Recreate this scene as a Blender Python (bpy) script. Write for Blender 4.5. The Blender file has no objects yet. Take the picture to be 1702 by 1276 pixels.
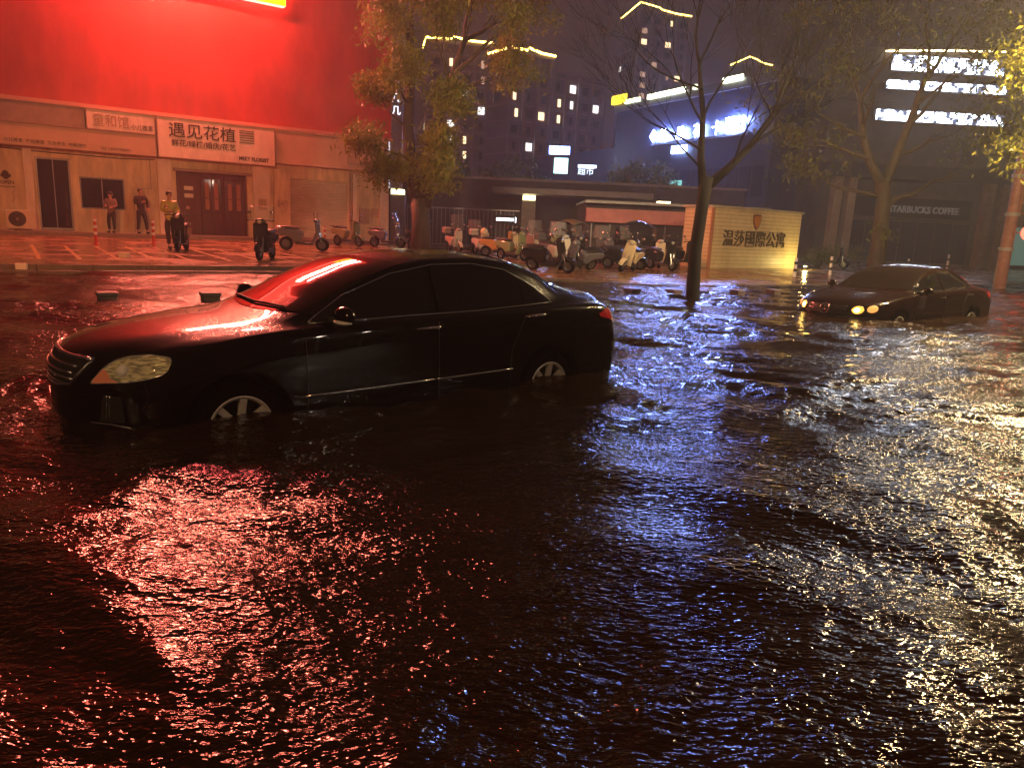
import bpy, bmesh, math, random
import numpy as np
from mathutils import Vector, Matrix
from mathutils.bvhtree import BVHTree
rad = math.radians
SC = bpy.context.scene
COL = SC.collection
# ---------------------------------------------------------------- camera
cam_d = bpy.data.cameras.new('camera'); cam = bpy.data.objects.new('camera', cam_d); COL.objects.link(cam)
SC.camera = cam
cam_d.sensor_width = 36.0; cam_d.lens = 36.0*1200/1702
cam_d.clip_start = 0.05; cam_d.clip_end = 3000
PITCH, ROLL, CAMZ = 12.2, 2.6, 1.33
_p, _r = rad(PITCH), rad(ROLL)
_f = Vector((0, math.cos(_p), -math.sin(_p))); _x = Vector((1, 0, 0)); _u = _x.cross(_f)
_x2 = _x*math.cos(_r)+_u*math.sin(_r); _u2 = -_x*math.sin(_r)+_u*math.cos(_r)
cam.matrix_world = Matrix(((_x2.x, _u2.x, -_f.x, 0), (_x2.y, _u2.y, -_f.y, 0), (_x2.z, _u2.z, -_f.z, CAMZ), (0, 0, 0, 1)))
# ---------------------------------------------------------------- night sky (cloud lit by the city)
W = bpy.data.worlds.new('World'); SC.world = W; W.use_nodes = True
nt = W.node_tree; nt.nodes.clear()
wo = nt.nodes.new('ShaderNodeOutputWorld'); bg = nt.nodes.new('ShaderNodeBackground')
tc = nt.nodes.new('ShaderNodeTexCoord'); ns = nt.nodes.new('ShaderNodeTexNoise'); cr = nt.nodes.new('ShaderNodeValToRGB')
ns.inputs['Scale'].default_value = 1.8; ns.inputs['Detail'].default_value = 3
nt.links.new(tc.outputs['Generated'], ns.inputs['Vector']); nt.links.new(ns.outputs['Fac'], cr.inputs['Fac'])
cr.color_ramp.elements[0].position = 0.3; cr.color_ramp.elements[0].color = (0.034, 0.014, 0.010, 1)
cr.color_ramp.elements[1].position = 0.75; cr.color_ramp.elements[1].color = (0.052, 0.026, 0.018, 1)
nt.links.new(cr.outputs['Color'], bg.inputs['Color']); bg.inputs['Strength'].default_value = 0.31
nt.links.new(bg.outputs[0], wo.inputs['Surface'])
# ---------------------------------------------------------------- exposure and sampling
SC.view_settings.view_transform = 'Standard'; SC.view_settings.look = 'None'
SC.view_settings.exposure = 1.0; SC.view_settings.gamma = 1.0
cy = SC.cycles
cy.use_denoising = True; cy.max_bounces = 6; cy.diffuse_bounces = 2; cy.glossy_bounces = 4; cy.transmission_bounces = 4
cy.volume_bounces = 0; cy.sample_clamp_indirect = 4.0; cy.sample_clamp_direct = 30.0
cy.caustics_reflective = False; cy.caustics_refractive = False
cy.use_light_tree = True
random.seed(4); RNG = np.random.default_rng(7)

# ================================================================ materials
MATS = {}
def mat(name, col=(.5, .5, .5), rough=.5, metal=0., emit=None, es=0., noise=0., nscale=8., bump=0., bscale=30., coat=0., ior=1.45, alpha=1., trans=0., spec=.5, stretch=(1, 1, 1), bdist=.01):
    if name in MATS: return MATS[name]
    m = bpy.data.materials.new(name); m.use_nodes = True; MATS[name] = m
    t = m.node_tree; b = t.nodes['Principled BSDF']
    b.inputs['Base Color'].default_value = (*col, 1); b.inputs['Roughness'].default_value = rough
    b.inputs['Metallic'].default_value = metal; b.inputs['IOR'].default_value = ior
    b.inputs['Specular IOR Level'].default_value = spec
    if coat: b.inputs['Coat Weight'].default_value = coat; b.inputs['Coat Roughness'].default_value = .03; b.inputs['Coat IOR'].default_value = 1.4
    if alpha < 1: b.inputs['Alpha'].default_value = alpha
    if trans: b.inputs['Transmission Weight'].default_value = trans
    if emit: b.inputs['Emission Color'].default_value = (*emit, 1); b.inputs['Emission Strength'].default_value = es
    if noise or bump:
        tcn = t.nodes.new('ShaderNodeTexCoord'); mp = t.nodes.new('ShaderNodeMapping'); mp.inputs['Scale'].default_value = stretch
        t.links.new(tcn.outputs['Object'], mp.inputs['Vector'])
    if noise:
        n = t.nodes.new('ShaderNodeTexNoise'); n.inputs['Scale'].default_value = nscale; n.inputs['Detail'].default_value = 6
        n.inputs['Roughness'].default_value = .65
        t.links.new(mp.outputs[0], n.inputs['Vector'])
        r = t.nodes.new('ShaderNodeValToRGB')
        r.color_ramp.elements[0].position = .3; r.color_ramp.elements[1].position = .7
        r.color_ramp.elements[0].color = (*[c*(1-noise) for c in col], 1); r.color_ramp.elements[1].color = (*[min(1, c*(1+noise*.6)) for c in col], 1)
        t.links.new(n.outputs['Fac'], r.inputs['Fac']); t.links.new(r.outputs['Color'], b.inputs['Base Color'])
    if bump:
        n2 = t.nodes.new('ShaderNodeTexNoise'); n2.inputs['Scale'].default_value = bscale; n2.inputs['Detail'].default_value = 4
        t.links.new(mp.outputs[0], n2.inputs['Vector'])
        bp = t.nodes.new('ShaderNodeBump'); bp.inputs['Strength'].default_value = bump; bp.inputs['Distance'].default_value = bdist
        t.links.new(n2.outputs['Fac'], bp.inputs['Height']); t.links.new(bp.outputs[0], b.inputs['Normal'])
    return m
def glow(name, col, s): return mat(name, tuple(min(.8, c) for c in col), .5, emit=col, es=s)

def wet_paint(name, col, beads=.35):
    """gloss paint with rain beads standing on it"""
    m = mat(name, col, .30, coat=1.0, ior=1.5, spec=.02)
    t = m.node_tree; b = t.nodes['Principled BSDF']
    tcn = t.nodes.new('ShaderNodeTexCoord'); v = t.nodes.new('ShaderNodeTexVoronoi'); v.inputs['Scale'].default_value = 60
    v.inputs['Randomness'].default_value = 1
    t.links.new(tcn.outputs['Object'], v.inputs['Vector'])
    mr = t.nodes.new('ShaderNodeMapRange'); mr.inputs['From Min'].default_value = .06; mr.inputs['From Max'].default_value = .34
    mr.inputs['To Min'].default_value = 1; mr.inputs['To Max'].default_value = 0; mr.interpolation_type = 'SMOOTHSTEP'
    t.links.new(v.outputs['Distance'], mr.inputs['Value'])
    ge = t.nodes.new('ShaderNodeNewGeometry'); sx = t.nodes.new('ShaderNodeSeparateXYZ'); t.links.new(ge.outputs['Normal'], sx.inputs[0])
    m2 = t.nodes.new('ShaderNodeMapRange'); m2.inputs['From Min'].default_value = .0; m2.inputs['From Max'].default_value = .6
    m2.inputs['To Min'].default_value = .06; m2.inputs['To Max'].default_value = 1
    t.links.new(sx.outputs['Z'], m2.inputs['Value'])
    mu = t.nodes.new('ShaderNodeMath'); mu.operation = 'MULTIPLY'; t.links.new(mr.outputs[0], mu.inputs[0]); t.links.new(m2.outputs[0], mu.inputs[1])
    bp = t.nodes.new('ShaderNodeBump'); bp.inputs['Strength'].default_value = beads; bp.inputs['Distance'].default_value = .004
    t.links.new(mu.outputs[0], bp.inputs['Height']); t.links.new(bp.outputs[0], b.inputs['Normal']); t.links.new(bp.outputs[0], b.inputs['Coat Normal'])
    return m

# ================================================================ mesh helpers
class MB:
    def __init__(s): s.v = []; s.f = []
    def add(s, vs, fs):
        o = len(s.v); s.v += [tuple(p) for p in vs]; s.f += [tuple(i+o for i in f) for f in fs]; return s
    def box(s, x0, x1, y0, y1, z0, z1, M=None):
        vs = [(x, y, z) for z in (z0, z1) for y in (y0, y1) for x in (x0, x1)]
        if M is not None: vs = [tuple(M @ Vector(p)) for p in vs]
        return s.add(vs, [(0, 2, 3, 1), (4, 5, 7, 6), (0, 1, 5, 4), (2, 6, 7, 3), (0, 4, 6, 2), (1, 3, 7, 5)])
    def tube(s, pts, r, n=8, cap=True):
        pts = [Vector(p) for p in pts]; rs = r if hasattr(r, '__len__') else [r]*len(pts)
        vs = []; fs = []; prev = None
        for i, p in enumerate(pts):
            d = (pts[min(i+1, len(pts)-1)]-pts[max(i-1, 0)])
            d = d.normalized() if d.length > 1e-9 else Vector((0, 0, 1))
            if prev is None: a = d.orthogonal().normalized()
            else:
                a = prev-d*prev.dot(d); a = a.normalized() if a.length > 1e-6 else d.orthogonal().normalized()
            prev = a; b = d.cross(a)
            for k in range(n):
                th = 2*math.pi*k/n; vs.append(p+(a*math.cos(th)+b*math.sin(th))*rs[i])
        for i in range(len(pts)-1):
            for k in range(n):
                k2 = (k+1) % n; fs.append((i*n+k, i*n+k2, (i+1)*n+k2, (i+1)*n+k))
        if cap: fs.append(tuple(range(n))[::-1]); fs.append(tuple((len(pts)-1)*n+k for k in range(n)))
        return s.add(vs, fs)
    def lathe(s, prof, M=None, n=24, close=False):
        """prof: (radius, height) about +Z, then M"""
        vs = []; fs = []; m = len(prof)
        for k in range(n):
            th = 2*math.pi*k/n
            for r, h in prof:
                p = Vector((r*math.cos(th), r*math.sin(th), h)); vs.append(M @ p if M is not None else p)
        for k in range(n):
            k2 = (k+1) % n
            for i in range(m-1 if not close else m):
                j = (i+1) % m; fs.append((k*m+i, k2*m+i, k2*m+j, k*m+j))
        return s.add(vs, fs)
    def grid(s, P):
        """P[i][j] points"""
        h = len(P); w = len(P[0]); vs = [p for row in P for p in row]
        return s.add(vs, [(i*w+j, i*w+j+1, (i+1)*w+j+1, (i+1)*w+j) for i in range(h-1) for j in range(w-1)])
    def prism(s, poly, h0, h1, M=None):
        n = len(poly); vs = [Vector((x, y, h0)) for x, y in poly]+[Vector((x, y, h1)) for x, y in poly]
        if M is not None: vs = [M @ v for v in vs]
        return s.add(vs, [tuple(range(n))[::-1], tuple(range(n, 2*n))]+[(i, (i+1) % n, n+(i+1) % n, n+i) for i in range(n)])
    def blob(s, c, r, n=10, M=None):
        c = Vector(c); rx, ry, rz = r if hasattr(r, '__len__') else (r, r, r); vs = []; fs = []
        for i in range(n+1):
            ph = math.pi*i/n
            for k in range(n):
                th = 2*math.pi*k/n; v = Vector((rx*math.sin(ph)*math.cos(th), ry*math.sin(ph)*math.sin(th), rz*math.cos(ph)))
                vs.append((M @ v if M is not None else v)+c)
        for i in range(n):
            for k in range(n): k2 = (k+1) % n; fs.append((i*n+k, (i+1)*n+k, (i+1)*n+k2, i*n+k2))
        return s.add(vs, fs)
    def build(s, name, m, parent=None, smooth=False, bevel=0., solid=0., fix=True):
        me = bpy.data.meshes.new(name); me.from_pydata(s.v, [], s.f); me.update()
        if fix:
            bm = bmesh.new(); bm.from_mesh(me); bmesh.ops.remove_doubles(bm, verts=bm.verts, dist=1e-5); bmesh.ops.recalc_face_normals(bm, faces=bm.faces); bm.to_mesh(me); bm.free()
        o = bpy.data.objects.new(name, me); COL.objects.link(o); me.materials.append(m)
        if smooth:
            for p in me.polygons: p.use_smooth = True
            if smooth == 'auto':
                me.set_sharp_from_angle(angle=rad(38))
        if parent is not None: o.parent = parent
        if bevel:
            b = o.modifiers.new('bevel', 'BEVEL'); b.width = bevel; b.segments = 2; b.limit_method = 'ANGLE'
        if solid:
            b = o.modifiers.new('solid', 'SOLIDIFY'); b.thickness = solid; b.offset = -1
        return o
def npmesh(name, V, F, m, parent=None, smooth=False):
    me = bpy.data.meshes.new(name); k = F.shape[1]
    me.vertices.add(len(V)); me.vertices.foreach_set('co', V.astype(np.float32).ravel())
    me.loops.add(F.size); me.loops.foreach_set('vertex_index', F.astype(np.int32).ravel())
    me.polygons.add(len(F)); me.polygons.foreach_set('loop_start', np.arange(0, F.size, k, dtype=np.int32))
    me.polygons.foreach_set('loop_total', np.full(len(F), k, dtype=np.int32))
    me.update(calc_edges=True); me.polygons.foreach_set('use_smooth', np.full(len(F), smooth)); me.materials.append(m)
    o = bpy.data.objects.new(name, me); COL.objects.link(o)
    if parent is not None: o.parent = parent
    return o
def tag(o, label=None, cat=None, group=None, kind=None):
    if label: o['label'] = label
    if cat: o['category'] = cat
    if group: o['group'] = group
    if kind: o['kind'] = kind
    return o
def thing(name, label, cat, loc=(0, 0, 0), rz=0., group=None):
    o = bpy.data.objects.new(name, None); COL.objects.link(o); o.location = loc; o.rotation_euler = (0, 0, rz)
    o.empty_display_size = .2
    return tag(o, label, cat, group)
def copy_tree(o, parent=None):
    c = o.copy(); COL.objects.link(c)
    if parent is not None: c.parent = parent
    for ch in [x for x in bpy.data.objects if x.parent == o]: copy_tree(ch, c)
    return c
def text(name, s, size, m, parent, loc, w=None, ext=.02, bold=0., align='LEFT', rot=None):
    """lettering standing in the local XZ plane, facing local -Y"""
    cu = bpy.data.curves.new(name, 'FONT'); cu.body = s; cu.size = size; cu.extrude = ext; cu.offset = bold; cu.align_x = align
    cu.resolution_u = 3
    o = bpy.data.objects.new(name, cu); COL.objects.link(o)
    dg = bpy.context.evaluated_depsgraph_get(); me = bpy.data.meshes.new_from_object(o.evaluated_get(dg)); bpy.data.objects.remove(o)
    o = bpy.data.objects.new(name, me); COL.objects.link(o); me.materials.clear(); me.materials.append(m)
    if w and len(me.vertices):
        xs = [v.co.x for v in me.vertices]; k = w/(max(xs)-min(xs)); x0 = min(xs)
        for v in me.vertices: v.co.x = (v.co.x-(x0 if align == 'LEFT' else 0))*k
    o.parent = parent; o.location = loc; o.rotation_euler = rot or (rad(90), 0, 0)
    return o
def herm(xs, ys, x):
    """smooth curve through keys (xs may be descending)"""
    xs = np.array(xs, float); ys = np.array(ys, float)
    if xs[0] > xs[-1]: xs = xs[::-1]; ys = ys[::-1]
    d = np.diff(ys)/np.diff(xs); m = np.zeros(len(xs)); m[0] = d[0]; m[-1] = d[-1]
    for i in range(1, len(xs)-1):
        if d[i-1]*d[i] > 0:
            h0 = xs[i]-xs[i-1]; h1 = xs[i+1]-xs[i]; w1 = 2*h1+h0; w2 = h1+2*h0; m[i] = (w1+w2)/(w1/d[i-1]+w2/d[i])
    x = np.clip(x, xs[0], xs[-1]); i = np.clip(np.searchsorted(xs, x)-1, 0, len(xs)-2)
    h = xs[i+1]-xs[i]; t = (x-xs[i])/h
    return ys[i]*(2*t**3-3*t**2+1)+m[i]*h*(t**3-2*t**2+t)+ys[i+1]*(-2*t**3+3*t**2)+m[i+1]*h*(t**3-t**2)

# ================================================================ cars
class Car:
    def __init__(s, T, paint, parent, kf=.40, kr=.20, wb=1.3875):
        s.T = T; s.kf = kf; s.kr = kr; s.par = parent; X = T['x']; s.x0 = X[0]; s.x1 = X[-1]
        n = 120; xs = s.x1+(s.x0-s.x1)*(.5-.5*np.cos(np.linspace(0, math.pi, n)))
        g = {k: np.array([herm(X, T[k], x) for x in xs]) for k in T if k != 'x'}
        rows = []
        for i, x in enumerate(xs):
            zb, w, ws, zs = g['zb'][i], g['w'][i], g['ws'][i], g['zs'][i]
            ctl = [(0, zb), (w*.6, zb), (w-.06, zb+.03), (w-.01, zb+.14), (w, .5*(zb+zs)), (w-.012, zs-.12), (ws, zs), (g['yg'][i], g['zg'][i]), (.5*(g['yg'][i]+g['yr'][i]), .5*(g['zg'][i]+g['zr'][i])+g['cr'][i]),
                   (g['yr'][i], g['zr'][i]), (g['yr'][i]*.82, g['zr'][i]+(g['zt'][i]-g['zr'][i])*.50), (g['yr'][i]*.42, g['zr'][i]+(g['zt'][i]-g['zr'][i])*.88), (0, g['zt'][i])]
            c = np.array(ctl); pts = []
            ext = np.vstack([[-c[1, 0], c[1, 1]], c, [-c[-2, 0], c[-2, 1]]])
            for k in range(1, len(ext)-2):
                p0, p1, p2, p3 = ext[k-1:k+3]; q = 4
                t01 = max(np.linalg.norm(p1-p0)**.5, 1e-4); t12 = max(np.linalg.norm(p2-p1)**.5, 1e-4); t23 = max(np.linalg.norm(p3-p2)**.5, 1e-4)
                m1 = (p2-p1)+t12*((p1-p0)/t01-(p2-p0)/(t01+t12)); m2 = (p2-p1)+t12*((p3-p2)/t23-(p3-p1)/(t12+t23))
                for j in range(q):
                    t = j/q; pts.append(p1*(2*t**3-3*t**2+1)+m1*(t**3-2*t**2+t)+p2*(-2*t**3+3*t**2)+m2*(t**3-t**2))
            pts.append(c[-1]); rows.append(np.array(pts))
        m = len(rows[0]); mb = MB(); R = []
        for i, x in enumerate(xs):
            left = [s.bend(x, y, z) for y, z in rows[i]]; right = [s.bend(x, -y, z) for y, z in rows[i][1:-1]][::-1]
            R.append(left+right+[left[0]])
        mb.grid(R)
        for i in (0, n-1):
            x = xs[i]; G = []
            for y, z in rows[i]:
                G.append([s.bend(x, y*t, z) for t in np.linspace(1, -1, 15)])
            mb.grid(G)
        s.body = mb.build('body', paint, parent, smooth='auto')
        bm = bmesh.new(); bm.from_mesh(s.body.data); bmesh.ops.remove_doubles(bm, verts=bm.verts, dist=1e-4); bmesh.ops.dissolve_degenerate(bm, dist=1e-4, edges=bm.edges)
        bmesh.ops.holes_fill(bm, edges=bm.edges); bmesh.ops.recalc_face_normals(bm, faces=bm.faces)
        if bm.calc_volume(signed=True) < 0: bmesh.ops.reverse_faces(bm, faces=bm.faces)
        bm.to_mesh(s.body.data)
        s.bvh = BVHTree.FromBMesh(bm); bm.free()
        c = MB()
        for wx in (wb, -wb):
            for sd in (1, -1):
                M = Matrix.Translation((wx, sd*.62, .335)) @ Matrix.Rotation(-sd*math.pi/2, 4, 'X')
                c.lathe([(0, 0), (.375, 0), (.375, .6), (0, .6)], M, 40)
        o = c.build('cutter', MATS['black_trim'], parent); cut = [o]
        b2 = bmesh.new(); b2.from_mesh(o.data); v2 = b2.calc_volume(signed=True)
        if v2 < 0: bmesh.ops.reverse_faces(b2, faces=b2.faces); b2.to_mesh(o.data)
        b2.free()
        md = s.body.modifiers.new('arch', 'BOOLEAN'); md.object = o; md.operation = 'DIFFERENCE'; md.solver = 'FAST'
        bpy.context.view_layer.update()
        dg = bpy.context.evaluated_depsgraph_get(); me = bpy.data.meshes.new_from_object(s.body.evaluated_get(dg))
        s.body.modifiers.clear(); s.body.data = me
        for o in cut: bpy.data.objects.remove(o)
    def bend(s, x, y, z):
        a = max(0, (x-1.15)/(s.x0-1.15)); b = max(0, (-1.3-x)/(-1.3-s.x1))
        return Vector((x-s.kf*a**1.5*(abs(y)/.85)**2.3+s.kr*b**1.5*(abs(y)/.85)**2.3, y, z))
    def hit(s, o, d):
        p, nn, i, t = s.bvh.ray_cast(Vector(o), Vector(d).normalized()); return p, nn
    def side(s, x, z, off=.004, sd=1):
        p, nn = s.hit((x, 3*sd, z), (0, -sd, 0))
        return None if p is None else p+(nn if nn.y*sd > 0 else -nn)*off
    def top(s, x, y, off=.004):
        p, nn = s.hit((x, y, 3), (0, 0, -1)); return None if p is None else p+nn*off
    def along(s, az, h, z, off=.004, el=0.):
        """project from azimuth az (deg, 0 front, 90 left): horizontal offset h, height z"""
        a = rad(az); d = Vector((-math.cos(a), -math.sin(a), 0)); t = Vector((-math.sin(a), math.cos(a), 0))
        p, nn = s.hit(t*h-d*5+Vector((0, 0, z)), d)
        if p is None: return None
        if nn.dot(d) > 0: nn = -nn
        return p+nn*off
    def patch(s, name, m, lo, up, fn, off=.004, nu=20, nv=6, solid=.004, mb=None):
        """lo / up: key curves [(a,b),...] from end to end in the coordinates of fn"""
        def samp(c, t):
            c = np.array(c, float); d = np.r_[0, np.cumsum(np.linalg.norm(np.diff(c, axis=0), axis=1))]; d /= d[-1]
            return np.interp(t, d, c[:, 0]), np.interp(t, d, c[:, 1])
        G = []
        for i in range(nu+1):
            row = []
            for j in range(nv+1):
                a, b = samp(lo, i/nu), samp(up, i/nu); t = j/nv
                p = fn(a[0]+(b[0]-a[0])*t, a[1]+(b[1]-a[1])*t, off); row.append(p)
            G.append(row)
        last = None
        for r in G:
            for j, p in enumerate(r):
                if p is None: r[j] = last if last is not None else Vector((0, 0, .7))
                last = r[j]
        q = MB(); q.grid(G)
        return q.build(name, m, s.par if mb is None else mb, smooth=True, solid=0)
    def line(s, name, m, pts, r, fn, parent=None, sub=8):
        P = []
        for a, b in zip(pts[:-1], pts[1:]):
            for k in range(sub):
                t = k/sub; p = fn(a[0]+(b[0]-a[0])*t, a[1]+(b[1]-a[1])*t, .003)
                if p is not None: P.append(p)
        p = fn(*pts[-1], .003)
        if p is not None: P.append(p)
        return MB().tube(P, r, 6).build(name, m, parent or s.par, smooth=True)

def make_wheel(parent, x, y, sd, spokes, Rt=.33, Rr=.215, silver='alloy'):
    M = Matrix.Translation((x, y, Rt)) @ Matrix.Rotation(-sd*math.pi/2, 4, 'X')
    w = MB().lathe([(Rr-.005, -.2), (Rt-.03, -.2), (Rt, -.17), (Rt, -.03), (Rt-.03, .0), (Rr+.004, .004), (Rr-.006, -.01)], M, 40).build('wheel', MATS['rubber'], parent, smooth='auto')
    r = MB().lathe([(Rr+.006, .002), (Rr-.006, .007), (Rr-.02, -.004), (Rr-.026, -.05), (Rr-.03, -.17)], M, 40)
    for k in range(spokes):
        a = 2*math.pi*k/spokes+.12; Q = M @ Matrix.Rotation(a, 4, 'Z')
        v = []
        for rr, hw, h in ((.03, .030, -.012), (.10, .020, -.006), (Rr-.015, .024, -.002)):
            v += [Q @ Vector((rr, -hw, h)), Q @ Vector((rr, hw, h)), Q @ Vector((rr, hw*1.1, h-.035)), Q @ Vector((rr, -hw*1.1, h-.035))]
        r.add(v, [(i*4+j, i*4+(j+1) % 4, i*4+4+(j+1) % 4, i*4+4+j) for i in (0, 1) for j in range(4)]+[(3, 2, 1, 0), (8, 9, 10, 11)])
    r.lathe([(0, .006), (.028, .004), (.045, -.008), (.05, -.04)], M, 20)
    r.build('rim', MATS[silver], w, smooth='auto')
    MB().lathe([(0, -.09), (Rr-.03, -.09)], M, 24).build('brake_disc', MATS['black_trim'], w)
    return w
mat('black_trim', (.008, .008, .008), .6); mat('rubber', (.0025, .0025, .0025), .95, bump=.3, bscale=60, spec=.0)
mat('alloy', (.72, .70, .64), .34, metal=.45, noise=.12, nscale=20); mat('chrome', (.85, .85, .85), .08, metal=1.)
mat('satin_chrome', (.55, .56, .58), .22, metal=1.)
mat('tinted_glass', (.004, .004, .005), .03, coat=1.0, ior=1.5)
mat('windscreen_glass', (.012, .008, .007), .035, ior=1.30)
ROAD = -.388
SEDAN = dict(
 x=(2.34, 2.27, 2.10, 1.80, 1.45, 1.10, .80, .45, .10, -.30, -.70, -1.05, -1.40, -1.75, -2.05, -2.30, -2.43, -2.48),
 zt=(.70, .79, .87, .93, .975, 1.015, 1.125, 1.295, 1.42, 1.485, 1.495, 1.47, 1.39, 1.26, 1.165, 1.13, 1.05, .92),
 zs=(.62, .71, .79, .85, .90, .94, .96, .975, .985, .995, 1.005, 1.015, 1.025, 1.03, 1.03, 1.01, .94, .84),
 zb=(.30, .24, .20, .19, .18, .18, .18, .18, .18, .18, .18, .18, .18, .19, .20, .22, .26, .34),
 w=(.84, .87, .89, .905, .91, .91, .91, .91, .91, .91, .91, .91, .91, .905, .89, .87, .85, .82),
 ws=(.72, .77, .81, .84, .86, .87, .872, .875, .878, .88, .88, .878, .87, .855, .83, .80, .76, .72),
 yg=(.60, .66, .71, .74, .76, .78, .80, .815, .82, .82, .82, .815, .80, .76, .71, .66, .62, .58),
 zg=(.66, .745, .825, .885, .93, .967, .99, 1.01, 1.02, 1.03, 1.04, 1.05, 1.06, 1.065, 1.06, 1.04, .97, .87),
 cr=(0, 0, 0, 0, 0, 0, .0, .01, .02, .02, .02, .02, .01, 0, 0, 0, 0, 0),
 yr=(.40, .46, .49, .52, .55, .62, .70, .675, .635, .61, .60, .60, .59, .55, .49, .45, .42, .38),
 zr=(.69, .78, .858, .915, .958, .99, 1.07, 1.23, 1.355, 1.42, 1.43, 1.395, 1.305, 1.175, 1.13, 1.105, 1.03, .91))
black_paint = wet_paint('black_paint', (.0022, .0016, .0016), .12)
sed = thing('parked_sedan', 'large black sedan in the foreground stranded wheel deep in the flood, unlit', 'car', (-1.30, 6.22, ROAD), rad(220))
CA = Car(SEDAN, black_paint, sed)
for wx in (1.3875, -1.3875):
    for sd in (1, -1): make_wheel(sed, wx, sd*.885, sd, 7)
sd_ = lambda x, z, off=.004: CA.side(x, z, off)
sr_ = lambda x, z, off=.004: CA.side(x, z, off, -1)
tp_ = lambda x, y, off=.004: CA.top(x, y, off)
DLO_LO = [(.86, .990), (.2, 1.015), (-.6, 1.032), (-1.46, 1.075)]
DLO_UP = [(.86, 1.0), (.55, 1.18), (.15, 1.325), (-.25, 1.395), (-.65, 1.405), (-1.0, 1.355), (-1.28, 1.22), (-1.46, 1.085)]
def crv(c, x):
    c = np.array(c)[::-1]; return float(np.interp(x, c[:, 0], c[:, 1]))
def seg(c, xa, xb, n=10): return [(x, crv(c, x)) for x in np.linspace(xa, xb, n)]
for fn, nm in ((sd_, ''), (sr_, '')):
    for xa, xb in ((.84, -.16), (-.22, -1.10), (-1.13, -1.44)):
        CA.patch('side_window', MATS['tinted_glass'], seg(DLO_LO, xa, xb), seg(DLO_UP, xa, xb), fn, .005)
    CA.line('window_trim', MATS['satin_chrome'], DLO_UP, .0055, fn)
    CA.line('belt_trim', MATS['satin_chrome'], DLO_LO, .006, fn)
    CA.line('door_moulding', MATS['satin_chrome'], [(.95, .50), (-.12, .515)], .010, fn)
    CA.line('door_moulding', MATS['satin_chrome'], [(-.16, .515), (-.93, .53)], .010, fn)
    for px in (.93, -.17, -1.02):
        CA.line('door_gap', MATS['black_trim'], [(px, .30), (px, .965)] if px > -1 else [(px+.12, .30), (px+.1, .7), (px-.05, .98)], .0025, fn)
# windscreen and rear window
def wsx(t):  # t 0..1 across
    return t
def ws_fn(u, v, off): return CA.top(u, v, off)
lo = [(1.02-.19*(abs(t))**2.2, .735*t) for t in np.linspace(-1, 1, 17)]
up = [(.08-.06*abs(t)**2, .585*t) for t in np.linspace(-1, 1, 17)]
CA.patch('windscreen', MATS['windscreen_glass'], lo, up, ws_fn, .005, 30, 14)
lo = [(-1.83+.05*t*t, .60*t) for t in np.linspace(-1, 1, 17)]
up = [(-1.08-.02*t*t, .53*t) for t in np.linspace(-1, 1, 17)]
CA.patch('rear_window', MATS['tinted_glass'], lo, up, ws_fn, .005, 24, 10)

# ---- lights, grille, mirrors, handles of the black sedan
def reflector(name, a, b, scale=9.):
    m = mat(name, a, .25, metal=.35, ior=1.5); t = m.node_tree; bs = t.nodes['Principled BSDF']
    tcn = t.nodes.new('ShaderNodeTexCoord'); mp = t.nodes.new('ShaderNodeMapping'); mp.inputs['Scale'].default_value = (1, 1, 7)
    n = t.nodes.new('ShaderNodeTexNoise'); n.inputs['Scale'].default_value = 17; n.inputs['Detail'].default_value = 5
    t.links.new(tcn.outputs['Object'], mp.inputs[0]); t.links.new(mp.outputs[0], n.inputs['Vector'])
    r = t.nodes.new('ShaderNodeValToRGB'); r.color_ramp.elements[0].position = .44; r.color_ramp.elements[1].position = .56
    r.color_ramp.elements[0].color = (*b, 1); r.color_ramp.elements[1].color = (*a, 1)  # light and dark stripes put the reflector's glints into the base colour
    t.links.new(n.outputs['Fac'], r.inputs['Fac']); t.links.new(r.outputs['Color'], bs.inputs['Base Color'])
    bp = t.nodes.new('ShaderNodeBump'); bp.inputs['Strength'].default_value = .8; bp.inputs['Distance'].default_value = .02
    t.links.new(n.outputs['Fac'], bp.inputs['Height']); t.links.new(bp.outputs[0], bs.inputs['Normal'])
    return m
reflector('lamp_reflector', (.90, .88, .42), (.16, .15, .05)); mat('amber_plastic', (.85, .16, .02), .3, coat=1)
mat('clear_plastic', (.9, .9, .85), .02, coat=1., alpha=.22, spec=.8); mat('red_plastic', (.55, .01, .015), .2, coat=1.)
mat('pale_plastic', (.7, .55, .5), .2, coat=1.); mat('white_plastic', (.75, .75, .72), .3, coat=.6); mat('scooter_rim', (.10, .10, .10), .35, metal=.5)
def mirrored(fnaz, sd):
    return lambda h, z, off=.004: CA.along(fnaz*sd, h*sd, z, off)
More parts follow.
